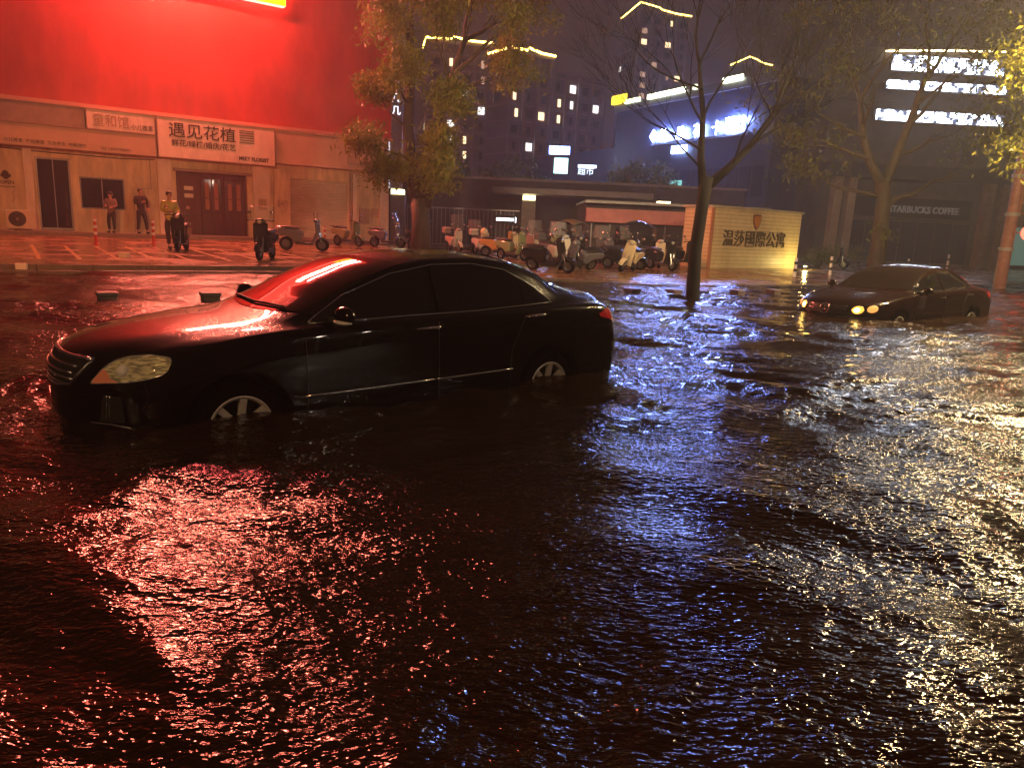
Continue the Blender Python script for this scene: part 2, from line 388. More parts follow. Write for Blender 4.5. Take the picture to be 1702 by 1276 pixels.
for sd in (1, -1):
    fn = mirrored(50, sd)
    LO = [(-1.327, .650), (-1.13, .668), (-.98, .692), (-.876, .722), (-.852, .745)]
    UP = [(-1.327, .652), (-1.26, .735), (-1.19, .790), (-1.107, .816), (-.98, .832), (-.852, .822), (-.838, .80)]
    hl = CA.patch('headlight', MATS['lamp_reflector'], LO, UP, fn, .003, 28, 8)
    CA.patch('indicator', MATS['amber_plastic'], [(-1.32, .653), (-1.14, .670)], [(-1.322, .660), (-1.25, .745), (-1.215, .725), (-1.195, .69), (-1.14, .675)], fn, .007, 14, 5, mb=hl)
    for h, z, r in ((-1.12, .742, .044),):
        c = fn(h, z, -.012)
        if c is not None: MB().blob(c, r, 12).build('reflector_bowl', MATS['white_plastic'], hl, smooth=True)
    CA.line('lamp_rim', MATS['satin_chrome'], UP, .004, fn, hl); CA.line('lamp_rim', MATS['satin_chrome'], LO, .004, fn, hl)
    CA.patch('lens', MATS['clear_plastic'], LO, UP, fn, .014, 28, 8, mb=hl)
    # fog lamp recess, with chrome tubes shaped as its upright reflected streaks
    fg = CA.patch('fog_lamp', MATS['black_trim'], [(-1.28, .41), (-1.10, .42)], [(-1.25, .575), (-1.12, .585)], fn, .006)
    for h in (-1.235, -1.215): CA.line('glint_streak', MATS['satin_chrome'], [(h, .44), (h+.02, .585)], .006, fn, fg)
    fr = mirrored(148, sd)
    tail = CA.patch('taillight', MATS['red_plastic'], [(.26, .93), (.36, .895), (.62, .88)], [(.26, .96), (.36, .995), (.62, 1.005)], lambda h, z, off=.004: CA.along(150*sd, h*sd, z, off), .008)
    CA.patch('reverse_lens', MATS['pale_plastic'], [(.38, .862), (.62, .85)], [(.36, .90), (.62, .888)], lambda h, z, off=.004: CA.along(150*sd, h*sd, z, off), .012, mb=tail)
    # mirror
    mr = MB().blob((.68, .975*sd, 1.06), (.065, .115, .068), 14).build('wing_mirror', black_paint, sed, smooth=True)
    MB().blob((.70, .985*sd, 1.018), (.056, .100, .020), 12).build('indicator_strip', MATS['white_plastic'], mr, smooth=True)
    MB().tube([(.74, .80*sd, 1.01), (.70, .90*sd, 1.02)], .028).build('mirror_arm', MATS['black_trim'], mr, smooth=True)
    fs = sd_ if sd == 1 else sr_
    for hx, hz in ((-.08, .928), (-1.19, .978)):
        a, b, c = fs(hx+.125, hz-.006, .012), fs(hx, hz, .038), fs(hx-.125, hz+.004, .012)
        MB().tube([a, a*.5+b*.5+Vector((0, .01*sd, 0)), b, c*.5+b*.5+Vector((0, .01*sd, 0)), c], [.008, .013, .014, .013, .009], 8).build('door_handle', MATS['chrome'], sed, smooth=True)
for y0_, y1_ in ((.50, -.05), (-.02, -.52)):
    pp = [CA.top(.96-.10*abs(a), a, .018) for a in np.linspace(y0_, y1_, 8)]
    MB().tube([p for p in pp if p is not None], .010, 6).build('wiper', MATS['black_trim'], sed, smooth=True)
fz = lambda h, z, off=.004: CA.along(0, h, z, off)
g = CA.patch('grille', MATS['black_trim'], [(y, .585+.06*abs(y/.44)**2) for y in np.linspace(-.40, .40, 15)], [(y*1.2, .775) for y in np.linspace(-.40, .40, 15)], fz, .004, 24, 6)
for z in (.615, .655, .695, .735): CA.line('grille_bar', MATS['satin_chrome'], [(y, z) for y in (-.385-.12*(z-.6), 0, .385+.12*(z-.6))], .010, fz, g)
CA.line('grille_frame', MATS['satin_chrome'], [(-.485, .78), (-.45, .70), (-.39, .625), (-.22, .592), (0, .585), (.22, .592), (.39, .625), (.45, .70), (.485, .78)], .013, fz, g)
CA.line('grille_frame', MATS['satin_chrome'], [(-.485, .785), (0, .787), (.485, .785)], .015, fz, g)
CA.line('bumper_strip', MATS['satin_chrome'], [(-1.36, .395), (-1.2, .40), (-1.08, .39), (-1.02, .36)], .008, mirrored(50, 1))  # chrome tube drawn for the light caught on the lower bumper lip

# ================================================================ the second car
SEDAN2 = dict(SEDAN)
SEDAN2.update(
 zt=(.64, .73, .80, .86, .91, .96, 1.07, 1.25, 1.37, 1.435, 1.445, 1.41, 1.32, 1.19, 1.09, 1.05, .97, .86),
 zs=(.58, .67, .74, .80, .85, .89, .92, .94, .955, .965, .975, .98, .98, .98, .97, .94, .88, .80),
 zg=(.61, .70, .77, .83, .88, .92, .945, .965, .98, .99, 1.0, 1.01, 1.02, 1.02, 1.01, .985, .915, .83),
 yr=(.40, .46, .49, .52, .55, .62, .68, .655, .61, .58, .57, .57, .565, .53, .49, .45, .42, .38),
 zr=(.63, .72, .79, .845, .895, .935, 1.02, 1.18, 1.295, 1.36, 1.365, 1.33, 1.235, 1.11, 1.06, 1.03, .95, .85))
ROAD2 = -.47
maroon_paint = wet_paint('maroon_paint', (.011, .0032, .0026), .12)
ben = thing('flooded_saloon', 'dark saloon with round twin headlamps glowing yellow, nose toward the right side water', 'car', (7.55, 14.55, ROAD2), rad(215))
CB = Car(SEDAN2, maroon_paint, ben, kf=.46)
for wx in (1.3875, -1.3875):
    for sd in (1, -1): make_wheel(ben, wx, sd*.885, sd, 5)
for sd in (1, -1):
    fs = lambda x, z, off=.004, sd=sd: CB.side(x, z, off, sd)
    lo2 = [(.86, .95), (.2, .97), (-.6, .985), (-1.46, 1.03)]
    up2 = [(.86, .96), (.55, 1.12), (.15, 1.262), (-.25, 1.335), (-.65, 1.345), (-1.0, 1.295), (-1.28, 1.165), (-1.46, 1.04)]
    for xa, xb in ((.84, -.16), (-.22, -1.10), (-1.13, -1.44)):
        CB.patch('side_window', MATS['tinted_glass'], seg(lo2, xa, xb), seg(up2, xa, xb), fs, .005)
    CB.line('belt_trim', MATS['satin_chrome'], lo2, .008, fs)
    CB.line('door_moulding', MATS['maroon_paint'], [(.95, .56), (-.93, .58)], .014, fs)
    for px in (.93, -.17, -1.02): CB.line('door_gap', MATS['black_trim'], [(px, .30), (px, .92)] if px > -1 else [(px+.12, .30), (px+.1, .7), (px-.05, .95)], .005, fs)
    for hx, hz in ((-.08, .86), (-1.19, .90)):
        a, b, c = fs(hx+.12, hz, .012), fs(hx, hz, .034), fs(hx-.12, hz, .012)
        MB().tube([a, b, c], [.010, .015, .010], 8).build('door_handle', MATS['chrome'], ben, smooth=True)
    mr = MB().blob((.66, .96*sd, .99), (.06, .10, .065), 12).build('wing_mirror', maroon_paint, ben, smooth=True)
    MB().tube([(.72, .80*sd, .95), (.68, .90*sd, .96)], .028).build('mirror_arm', MATS['black_trim'], mr, smooth=True)
    CB.patch('taillight', MATS['red_plastic'], [(.26, .84), (.60, .82)], [(.26, .95), (.60, .95)], lambda h, z, off=.004: CB.along(150*sd, h*sd, z, off), .008)
CB.patch('windscreen', MATS['windscreen_glass'], [(1.02-.19*abs(t)**2.2, .72*t) for t in np.linspace(-1, 1, 17)], [(.08-.06*t*t, .56*t) for t in np.linspace(-1, 1, 17)], lambda u, v, off: CB.top(u, v, off), .005, 30, 14)
CB.patch('rear_window', MATS['tinted_glass'], [(-1.80+.05*t*t, .58*t) for t in np.linspace(-1, 1, 17)], [(-1.08, .51*t) for t in np.linspace(-1, 1, 17)], lambda u, v, off: CB.top(u, v, off), .005, 24, 10)
# ---- front of the second car
f2 = lambda h, z, off=.004: CB.along(0, h, z, off)
def oval(h, z, a, b, n=12):
    T = np.linspace(math.pi, 0, n); return [(h+a*math.cos(t), z-b*math.sin(t)) for t in T], [(h+a*math.cos(t), z+b*math.sin(t)) for t in T]
mat('headlamp_glow', (.8, .7, .3), .1, emit=(1, .42, .05), es=.9, coat=1); mat('parking_glow', (.7, .5, .3), .1, emit=(1, .38, .08), es=.6, coat=1)
for sd in (1, -1):
    l, u = oval(.530*sd, .640, .080, .066); hl = CB.patch('headlight', MATS['headlamp_glow'], l, u, f2, .010, 16, 6)
    l3, u3 = oval(.520*sd, .637, .038, .032); CB.patch('bulb', mat('bulb_glow', (.8, .7, .4), .2, emit=(1, .66, .16), es=14), l3, u3, f2, .016, 10, 4, mb=hl)
    CB.line('lamp_rim', MATS['satin_chrome'], u+l[::-1], .006, f2, hl, 2)
    l, u = oval(.705*sd, .668, .062, .062); hl = CB.patch('headlight', MATS['parking_glow'], l, u, f2, .010, 16, 6)
    CB.line('lamp_rim', MATS['satin_chrome'], u+l[::-1], .006, f2, hl, 2)
g = CB.patch('grille', MATS['black_trim'], [(-.35, .56), (0, .53), (.35, .56)], [(-.39, .69), (0, .70), (.39, .69)], f2, .004, 20, 5)
for z in (.575, .615, .655, .69): CB.line('grille_bar', MATS['satin_chrome'], [(-.37, z), (0, z), (.37, z)], .007, f2, g)
em = [(.085*math.cos(t), .62+.085*math.sin(t)) for t in np.linspace(0, 2*math.pi, 25)]
CB.line('grille_emblem', MATS['chrome'], em, .010, lambda h, z, o: CB.along(0, h, z, .02), g, 1)
for a in (90, 210, 330): CB.line('grille_emblem', MATS['chrome'], [(0, .62), (.085*math.cos(rad(a)), .62+.085*math.sin(rad(a)))], .008, lambda h, z, o: CB.along(0, h, z, .02), g, 2)
CB.line('bumper_strip', MATS['satin_chrome'], [(.25, .50), (.55, .50), (.78, .52)], .007, f2)
plate = MB().box(2.345, 2.355, -.22, .22, .36, .47).build('number_plate', mat('plate_blue', (.02, .03, .10), .3), ben)
text('plate_text', 'C·5S12F', .10, mat('plate_white', (.65, .62, .6), .4), plate, (2.358, -.19, .38), w=.38, ext=.001, rot=(rad(90), 0, rad(90)))

# ================================================================ ground, road, pavement, flood water
D2 = np.array([.8211, .5708]); N2 = np.array([.5708, -.8211]); P0 = np.array([-15.2, 29.6]); FR = math.atan2(.5708, .8211)
def fw(s, t, z): q = P0+D2*s+N2*t; return (float(q[0]), float(q[1]), z)
EDG = np.array([(-60, 14.4), (2, 14.9), (7, 17.3), (10, 19.2), (45, 21), (150, 24)])
def gz(s, t):
    te = np.interp(s, EDG[:, 0], EDG[:, 1]); ze = np.interp(s, [4, 9], [.15, .02]); zw = np.interp(s, [9, 14], [.30, .04])
    return ze+(zw-ze)*(1-np.clip(t, 0, te)/te)
def gp(s, t, dz=0.): return fw(s, t, float(gz(s, t))+dz)
asph = mat('asphalt', (.03, .03, .032), .6, noise=.4, nscale=6, bump=.3, bscale=40)
tag(MB().add([(-900, -300, -.46), (900, -300, -.46), (900, 900, -.46), (-900, 900, -.46)], [(0, 1, 2, 3)]).build('road', asph), kind='structure')
def wetmat(name, c0, c1, r0, r1, bscale, bs, scale=1.2, tile=False):
    m = mat(name, c0, .3); t = m.node_tree; b = t.nodes['Principled BSDF']
    tcn = t.nodes.new('ShaderNodeTexCoord'); n = t.nodes.new('ShaderNodeTexNoise'); n.inputs['Scale'].default_value = scale; n.inputs['Detail'].default_value = 5
    t.links.new(tcn.outputs['Object'], n.inputs['Vector'])
    r = t.nodes.new('ShaderNodeValToRGB'); r.color_ramp.elements[0].position = .35; r.color_ramp.elements[1].position = .65
    r.color_ramp.elements[0].color = (*c0, 1); r.color_ramp.elements[1].color = (*c1, 1); t.links.new(n.outputs['Fac'], r.inputs['Fac'])
    t.links.new(r.outputs['Color'], b.inputs['Base Color'])
    mr = t.nodes.new('ShaderNodeMapRange'); mr.inputs['From Min'].default_value = .4; mr.inputs['From Max'].default_value = .6
    mr.inputs['To Min'].default_value = r0; mr.inputs['To Max'].default_value = r1; t.links.new(n.outputs['Fac'], mr.inputs['Value']); t.links.new(mr.outputs[0], b.inputs['Roughness'])
    n2 = t.nodes.new('ShaderNodeTexNoise'); n2.inputs['Scale'].default_value = bscale; n2.inputs['Detail'].default_value = 3
    t.links.new(tcn.outputs['Object'], n2.inputs['Vector'])
    bp = t.nodes.new('ShaderNodeBump'); bp.inputs['Strength'].default_value = bs; bp.inputs['Distance'].default_value = .02
    t.links.new(n2.outputs['Fac'], bp.inputs['Height'])
    if tile:
        mp = t.nodes.new('ShaderNodeMapping'); mp.inputs['Rotation'].default_value = (0, 0, -FR); t.links.new(tcn.outputs['Object'], mp.inputs[0])
        bk = t.nodes.new('ShaderNodeTexBrick'); bk.inputs['Scale'].default_value = 1.0; bk.inputs['Brick Width'].default_value = .4; bk.inputs['Row Height'].default_value = .2; bk.inputs['Mortar Size'].default_value = .008
        t.links.new(mp.outputs[0], bk.inputs['Vector']); iv = t.nodes.new('ShaderNodeMath'); iv.operation = 'SUBTRACT'; iv.inputs[0].default_value = 1
        t.links.new(bk.outputs['Fac'], iv.inputs[1])
        b2 = t.nodes.new('ShaderNodeBump'); b2.inputs['Strength'].default_value = .5; b2.inputs['Distance'].default_value = .006
        t.links.new(iv.outputs[0], b2.inputs['Height']); t.links.new(bp.outputs[0], b2.inputs['Normal']); bp = b2
    t.links.new(bp.outputs[0], b.inputs['Normal'])
    return m
pave = wetmat('wet_paving', (.16, .075, .035), (.26, .13, .06), .10, .32, 22, .35, .8, True)
# pavement sheet in facade directions, with its kerb
ss = np.r_[np.linspace(-60, -10, 12), np.linspace(-9, 20, 40), np.linspace(22, 150, 24)]; G = []
for s in ss:
    te = float(np.interp(s, EDG[:, 0], EDG[:, 1])); G.append([gp(s, t) for t in np.r_[np.linspace(-180, -20, 5), np.linspace(-10, 0, 3), np.linspace(.3, 1, 20)*te]])
pv = MB(); pv.grid(G); tag(pv.build('pavement', pave, smooth=True), kind='structure')
kerb = mat('kerb_stone', (.14, .10, .08), .35, noise=.4, nscale=9, bump=.3, bscale=25)
kb = MB()
for s0 in np.arange(-60, 60, 1.0):
    s1 = s0+.985; e0, e1 = (float(np.interp(s, EDG[:, 0], EDG[:, 1])) for s in (s0, s1))
    a, b = float(gz(s0, e0)), float(gz(s1, e1))
    for (o0, o1, dz, zb) in ((.0, .16, .004, -.45), (.17, .52, -.105, -.45)):
        if dz < 0 and s0 > 4: continue
        vs = [fw(s0, e0+o0, zb), fw(s1, e1+o0, zb), fw(s1, e1+o1, zb), fw(s0, e0+o1, zb), fw(s0, e0+o0, a+dz), fw(s1, e1+o0, b+dz), fw(s1, e1+o1, b+dz), fw(s0, e0+o1, a+dz)]
        kb.add(vs, [(0, 3, 2, 1), (4, 5, 6, 7), (0, 1, 5, 4), (1, 2, 6, 5), (2, 3, 7, 6), (3, 0, 4, 7)])
tag(kb.build('kerb', kerb), kind='structure')
mk = MB()
for s in (-3.9, -3.1, -2.3, -1.5, -.7, .25, 1.05, 1.9, 2.7):
    mk.add([gp(s-.045, 7.6, .006), gp(s+.045, 7.6, .006), gp(s+.045, 13.4, .006), gp(s-.045, 13.4, .006)], [(0, 1, 2, 3)])
mk.add([gp(-4, 13.4, .006), gp(3, 13.4, .006), gp(3, 13.5, .006), gp(-4, 13.5, .006)], [(0, 1, 2, 3)])
tag(mk.build('bay_marking', mat('worn_yellow', (.45, .25, .06), .35, noise=.6, nscale=5)), kind='structure')

# flood water: real waves down to about a hand's breadth, finer ripples in the bump
def waves(X, Y):
    r = np.random.default_rng(11); Z = np.zeros_like(X)
    wx = X+.35*np.sin(.9*X+.7*Y+1)+.2*np.sin(2.1*Y-1.3*X); wy = Y+.35*np.sin(.8*Y-.6*X+2)+.2*np.sin(1.9*X+1.1*Y)
    env = .65+.5*np.sin(.55*X+.9*Y+.5)*np.sin(.8*X-.45*Y+2)+.25*np.sin(1.7*X+.3*Y)*np.sin(1.1*Y+.6)
    env = np.clip(env, .18, 1.4)
    dist = np.hypot(X, Y)
    for k in range(70):
        lam = .11*(1.9/.11)**(k/69.); th = rad(68)+r.normal(0, .75); kk = 2*math.pi/lam
        sl = .034 if lam < .3 else .024
        a = sl/kk*(.7+.6*r.random()); fade = np.clip(1.4-dist/(lam*190), 0, 1)
        Z += a*np.sin(kk*(wx*math.cos(th)+wy*math.sin(th))+r.random()*6.28)*(env if lam < .8 else 1)*fade
    for cx, cy_, cyaw in ((-1.30, 6.22, 220), (7.55, 14.55, 215)):   # disturbance where the water laps round the two cars
        c, s_ = math.cos(rad(cyaw)), math.sin(rad(cyaw)); lx = (X-cx)*c+(Y-cy_)*s_; ly = -(X-cx)*s_+(Y-cy_)*c
        d = np.hypot(np.maximum(np.abs(lx)-2.0, 0), np.maximum(np.abs(ly)-.62, 0))-.28
        Z += .010*np.exp(-np.clip(d, 0, 9)/.30)*np.sin(2*math.pi*d/.15+1.5*np.sin(3.1*X)+1.3*np.sin(4.3*Y))
    return Z
nr, na = 940, 980
rr = 7.6*(150/7.6)**np.linspace(0, 1, nr); aa = np.radians(np.linspace(-72, 72, na))
Rg, Ag = np.meshgrid(rr, aa, indexing='ij'); X = Rg*np.sin(Ag); Y = Rg*np.cos(Ag)-8.0
Z = waves(X, Y)
V = np.stack([X.ravel(), Y.ravel(), Z.ravel()], 1); I = np.arange(nr*na).reshape(nr, na)
F = np.stack([I[:-1, :-1].ravel(), I[:-1, 1:].ravel(), I[1:, 1:].ravel(), I[1:, :-1].ravel()], 1)
qx = V[:, 0]-P0[0]; qy = V[:, 1]-P0[1]; sS = qx*D2[0]+qy*D2[1]; tT = qx*N2[0]+qy*N2[1]
ok = tT > np.interp(sS, EDG[:, 0], EDG[:, 1])-.9
F = F[ok[F].all(1)]
used = np.zeros(len(V), bool); used[F.ravel()] = True; remap = np.cumsum(used)-1
wm = mat('flood_water', (.014, .006, .003), .055, ior=1.333, spec=.5)
t = wm.node_tree; b = t.nodes['Principled BSDF']
tcn = t.nodes.new('ShaderNodeTexCoord'); mp = t.nodes.new('ShaderNodeMapping'); mp.inputs['Rotation'].default_value = (0, 0, rad(22)); mp.inputs['Scale'].default_value = (1, 2.0, 1)
t.links.new(tcn.outputs['Object'], mp.inputs[0])
def nz(sc, det, ro, dist=.0):
    n = t.nodes.new('ShaderNodeTexNoise'); n.inputs['Scale'].default_value = sc; n.inputs['Detail'].default_value = det; n.inputs['Roughness'].default_value = ro; n.inputs['Distortion'].default_value = dist
    t.links.new(mp.outputs[0], n.inputs['Vector']); return n
n1, n2, n3 = nz(7.5, 1.5, .5, .5), nz(25, 1.3, .55, .6), nz(.7, 2, .5)
mr = t.nodes.new('ShaderNodeMapRange'); mr.inputs['From Min'].default_value = .38; mr.inputs['From Max'].default_value = .58; mr.inputs['To Min'].default_value = .45; mr.inputs['To Max'].default_value = 1
t.links.new(n3.outputs['Fac'], mr.inputs['Value'])
b1 = t.nodes.new('ShaderNodeBump'); b1.inputs['Distance'].default_value = .021; t.links.new(mr.outputs[0], b1.inputs['Strength']); t.links.new(n1.outputs['Fac'], b1.inputs['Height'])
b2 = t.nodes.new('ShaderNodeBump'); b2.inputs['Distance'].default_value = .0115; t.links.new(mr.outputs[0], b2.inputs['Strength']); t.links.new(n2.outputs['Fac'], b2.inputs['Height']); t.links.new(b1.outputs[0], b2.inputs['Normal'])
t.links.new(b2.outputs[0], b.inputs['Normal'])
tag(npmesh('water', V[used], remap[F], wm, smooth=True), kind='structure')

# ================================================================ shop building
plaster = mat('shop_plaster', (.66, .54, .36), .75, noise=.38, nscale=2.6, bump=.15, bscale=18, stretch=(1, 1, .28))
fasc = mat('fascia_panel', (.50, .37, .26), .5, noise=.15, nscale=1.5)
signw = mat('sign_board', (.70, .60, .52), .45, noise=.22, nscale=2.5, stretch=(1, 1, .4))
redc = mat('red_cladding', (.42, .045, .035), .42, noise=.28, nscale=.8, bump=.08, bscale=6, stretch=(1, 1, .35))
darkglass = mat('dark_glass', (.012, .016, .022), .06, coat=1)
woodd = mat('dark_red_wood', (.10, .018, .010), .45, noise=.4, nscale=14, stretch=(1, 1, .15))
greyp = mat('grey_panel', (.30, .24, .19), .6, noise=.2, nscale=3)
shutter = mat('shutter_metal', (.72, .60, .50), .45, metal=.2, noise=.15, nscale=2)
stone = mat('step_stone', (.20, .15, .12), .5, noise=.3, nscale=7, bump=.2, bscale=30)
letter = mat('letter_brown', (.05, .018, .016), .5)
metalg = mat('grey_metal', (.25, .25, .26), .4, metal=.6, noise=.2, nscale=12)
bld = thing('shop_building', 'low row of cream shops with tall red cladding above the storefronts', 'building', fw(0, 0, 0), FR)
w = MB()   # wall with the openings left out: x = along, y = in, z = up
for x0, x1, z0, z1 in ((-16, -3.41, .3, 5.05), (-3.41, -2.31, 3.12, 5.05), (-2.31, -2.03, .3, 5.05), (-2.03, -.5, .3, 1.31), (-2.03, -.5, 2.51, 5.05), (-.5, 1.39, .3, 5.05), (1.39, 4.2, 2.98, 5.05), (4.2, 6.06, .3, 5.05), (6.06, 8.7, 3.02, 5.05), (8.7, 10.75, .3, 5.05)):
    w.box(x0, x1, 0, .25, z0, z1)
w.box(-16, 10.75, .30, 12, .3, 5.0); w.box(10.50, 10.75, .26, 12, .3, 5.05)
w.build('wall', plaster, bld)
MB().box(-16, 10.9, -.02, 12, 5.06, 30).build('red_cladding', redc, bld)
pnl = MB()
for k in range(7): pnl.box(-15.9+k*3.84, -15.9+k*3.84+.010, -.026, -.02, 5.17, 29.9)
pnl.build('cladding_joint', mat('joint_dark', (.45, .045, .03), .6), bld)
MB().box(-16, 10.95, -.12, -.021, 5.03, 5.16).build('cornice', mat('cornice_metal', (.45, .25, .18), .4), bld)
MB().box(-14, 9.5, -1.15, -.001, .16, .44).build('entrance_step', stone, bld, bevel=.015)
# shop 1 door and window
dr = MB().box(-3.41, -2.31, .10, .16, .45, 3.12).build('door', darkglass, bld)
fr = MB()
for x0, x1, z0, z1 in ((-3.41, -3.35, .45, 3.12), (-2.37, -2.31, .45, 3.12), (-3.35, -2.37, 3.05, 3.12), (-3.35, -2.37, .45, .55), (-2.87, -2.84, .55, 3.05)): fr.box(x0, x1, .06, .098, z0, z1)
fr.build('door_frame', metalg, dr); MB().tube([(-2.50, .02, 1.3), (-2.50, .02, 1.9)], .015).build('handle', MATS['satin_chrome'], dr)
wn = MB().box(-2.03, -.5, .10, .15, 1.31, 2.51).build('window', darkglass, bld)
fr = MB()
for x0, x1, z0, z1 in ((-2.03, -1.98, 1.31, 2.51), (-.55, -.5, 1.31, 2.51), (-1.98, -.55, 2.46, 2.51), (-1.98, -.55, 1.31, 1.36), (-1.29, -1.26, 1.36, 2.46)): fr.box(x0, x1, .05, .098, z0, z1)
fr.build('window_frame', metalg, wn)
# pilasters
for x0, x1 in ((-3.78, -3.5), (.70, 1.22), (4.42, 5.15), (8.95, 9.15), (10.3, 10.76)):
    MB().box(x0, x1, -.10, -.001, .44 if x0 < 9.3 else .3, 3.42).build('pilaster', signw, bld)
# florist opening
st = MB(); st.box(1.39, 4.2, .22, .249, .44, 2.98); st.build('door_lining', woodd, bld)
for x0, x1, glass in ((1.45, 2.30, False), (2.36, 3.25, True), (3.28, 4.15, True)):
    d = MB()
    if glass:
        for a in ((x0, x0+.08), (x1-.08, x1), ((x0+x1)/2-.02, (x0+x1)/2+.02)): d.box(*a, .16, .215, .46, 2.9)
        for z in ((.46, 1.3), (2.75, 2.9), (1.95, 1.99)): d.box(x0+.081, (x0+x1)/2-.021, .165, .213, *z); d.box((x0+x1)/2+.021, x1-.081, .165, .213, *z)
    else: d.box(x0, x1, .16, .215, .46, 2.9); d.box(x0+.1, x1-.1, .145, .16, .55, 1.4); d.box(x0+.1, x1-.1, .145, .16, 1.5, 2.8)
    d = d.build('door', woodd, bld, bevel=.006)
    if glass:
        MB().box(x0+.081, x1-.081, .195, .205, 1.31, 2.74).build('pane', mat('shop_glass', (.10, .035, .02), .08, coat=1), d)
        for xx in (x0+.16, (x0+x1)/2+.08): MB().box(xx, xx+.16, .188, .192, 1.5, 2.6).build('curtain', mat('curtain_cloth', (.42, .20, .13), .8, noise=.3, nscale=20, stretch=(6, 1, .3)), d)
    else:
        for z in (1.95, 2.25): MB().box(x0+.25, x1-.25, .138, .144, z, z+.16).build('notice', signw, d)
MB().tube([(-5.0, -.10, 3.36), (-3.3, -.06, 3.30), (-.6, -.06, 3.28), (.6, -.06, 3.33)], .018, 6).build('cable', MATS['black_trim'], bld)
MB().tube([(8.85, -.06, .45), (8.85, -.06, 3.45)], .045, 10).build('downpipe', greyp, bld)
MB().tube([(-.2, -.05, .5), (-.2, -.05, 2.2), (.45, -.05, 2.2), (.45, -.05, 3.3)], .014, 6).build('conduit', metalg, bld)
for x_, z_, w_, h_ in ((-.25+.0, 1.35, .0, .0), (4.62, 1.6, .34, .46), (5.45, 1.75, .42, .30), (9.9, 1.5, .30, .42)):
    if w_: MB().box(x_, x_+w_, -.165, -.145, z_, z_+h_).build('poster', mat('poster_paper', (.50, .36, .26), .6, noise=.5, nscale=9), bld)
MB().box(1.30, 4.35, -.32, -.001, 2.98, 3.08).build('awning_rail', greyp, bld)
# third shop
ro = MB()
for k in range(34):
    z = .46+k*.0752; ro.add([(6.06, .12, z), (8.70, .12, z), (6.06, .045, z+.012), (8.70, .045, z+.012), (6.06, .045, z+.045), (8.70, .045, z+.045), (6.06, .10, z+.0745), (8.70, .10, z+.0745)], [(0, 1, 3, 2), (2, 3, 5, 4), (4, 5, 7, 6)])
ro = ro.build('roller_shutter', shutter, bld); MB().box(7.30, 7.46, .03, .048, 1.15, 1.20).build('handle', metalg, ro)
MB().box(5.30, 6.02, -.14, -.002, .44, 3.3).build('pilaster', plaster, bld)
MB().box(9.3, 9.75, -.14, -.002, 1.2, 1.9).build('meter_box', greyp, bld)
# left of the step: boards standing on their own
def board(name, label, x0, x1, z0, z1, depth, m, cat='sign'):
    t = thing(name, label, cat, fw(x0, 0, z0), FR)
    MB().box(0, x1-x0, -depth, -.003, 0, z1-z0).build('board', m, t, bevel=.012)
    e = .028; f = MB(); W_, H_ = x1-x0, z1-z0
    for a in ((0, W_, 0, e), (0, W_, H_-e, H_), (0, e, e, H_-e), (W_-e, W_, e, H_-e)): f.box(a[0], a[1], -depth-.02, -depth-.001, a[2], a[3])
    f.build('frame', greyp, t)
    return t
b1 = board('fascia_board', 'long cream fascia with small dark lettering above the leftmost door', -4.75, .655, 3.43, 4.22, .50, fasc)
text('lettering', '小儿推拿  产后康复  艾灸养生  中医理疗', .15, letter, b1, (.45, -.503, .12), w=2.55, ext=.006)
text('lettering', 'TEL 13757788891', .13, letter, b1, (3.45, -.503, .10), w=1.05, ext=.006)
b2 = board('name_board', 'pale name board with faded characters left of the flower shop sign', -1.69, .655, 4.24, 4.98, .46, signw)
text('lettering', '童和馆', .50, mat('letter_faded', (.40, .24, .19), .6), b2, (.22, -.463, .17), w=1.20, ext=.01)
text('lettering', '小儿推拿', .24, letter, b2, (1.50, -.463, .13), w=.76, ext=.01)
b3 = board('blank_sign', 'plain grey blank panel at the top left corner of the shop row', -6.9, -1.72, 4.24, 4.98, .42, greyp)
fl = board('shop_sign', 'large pale sign with brown characters over the dark wooden doors', .70, 5.28, 3.44, 4.98, .50, signw)
text('lettering', '遇见花植', .60, letter, fl, (.42, -.503, .86), w=2.55, ext=.015, bold=.004)
text('lettering', '鲜花/绿植/婚庆/花艺', .27, letter, fl, (.50, -.503, .50), w=2.45, ext=.01, bold=.004)
text('lettering', 'MEET FLORIST', .21, letter, fl, (3.08, -.503, .14), w=1.22, ext=.01, bold=.006)
q = MB()
for k in range(6): q.box(3.12, 3.72, -.512, -.503, .83+k*.095, .855+k*.095)
q.build('line_motif', letter, fl)
b4 = board('blank_fascia', 'plain beige fascia without lettering above the roller shutter', 5.33, 10.45, 3.58, 4.93, .34, fasc)
q = MB()
for a in ((3.25, 4.75, .25, .29), (3.25, 4.75, 1.08, 1.12), (3.25, 3.29, .30, 1.07), (4.71, 4.75, .30, 1.07)): q.box(a[0], a[1], -.365, -.342, a[2], a[3])
q.build('panel_outline', greyp, b4)
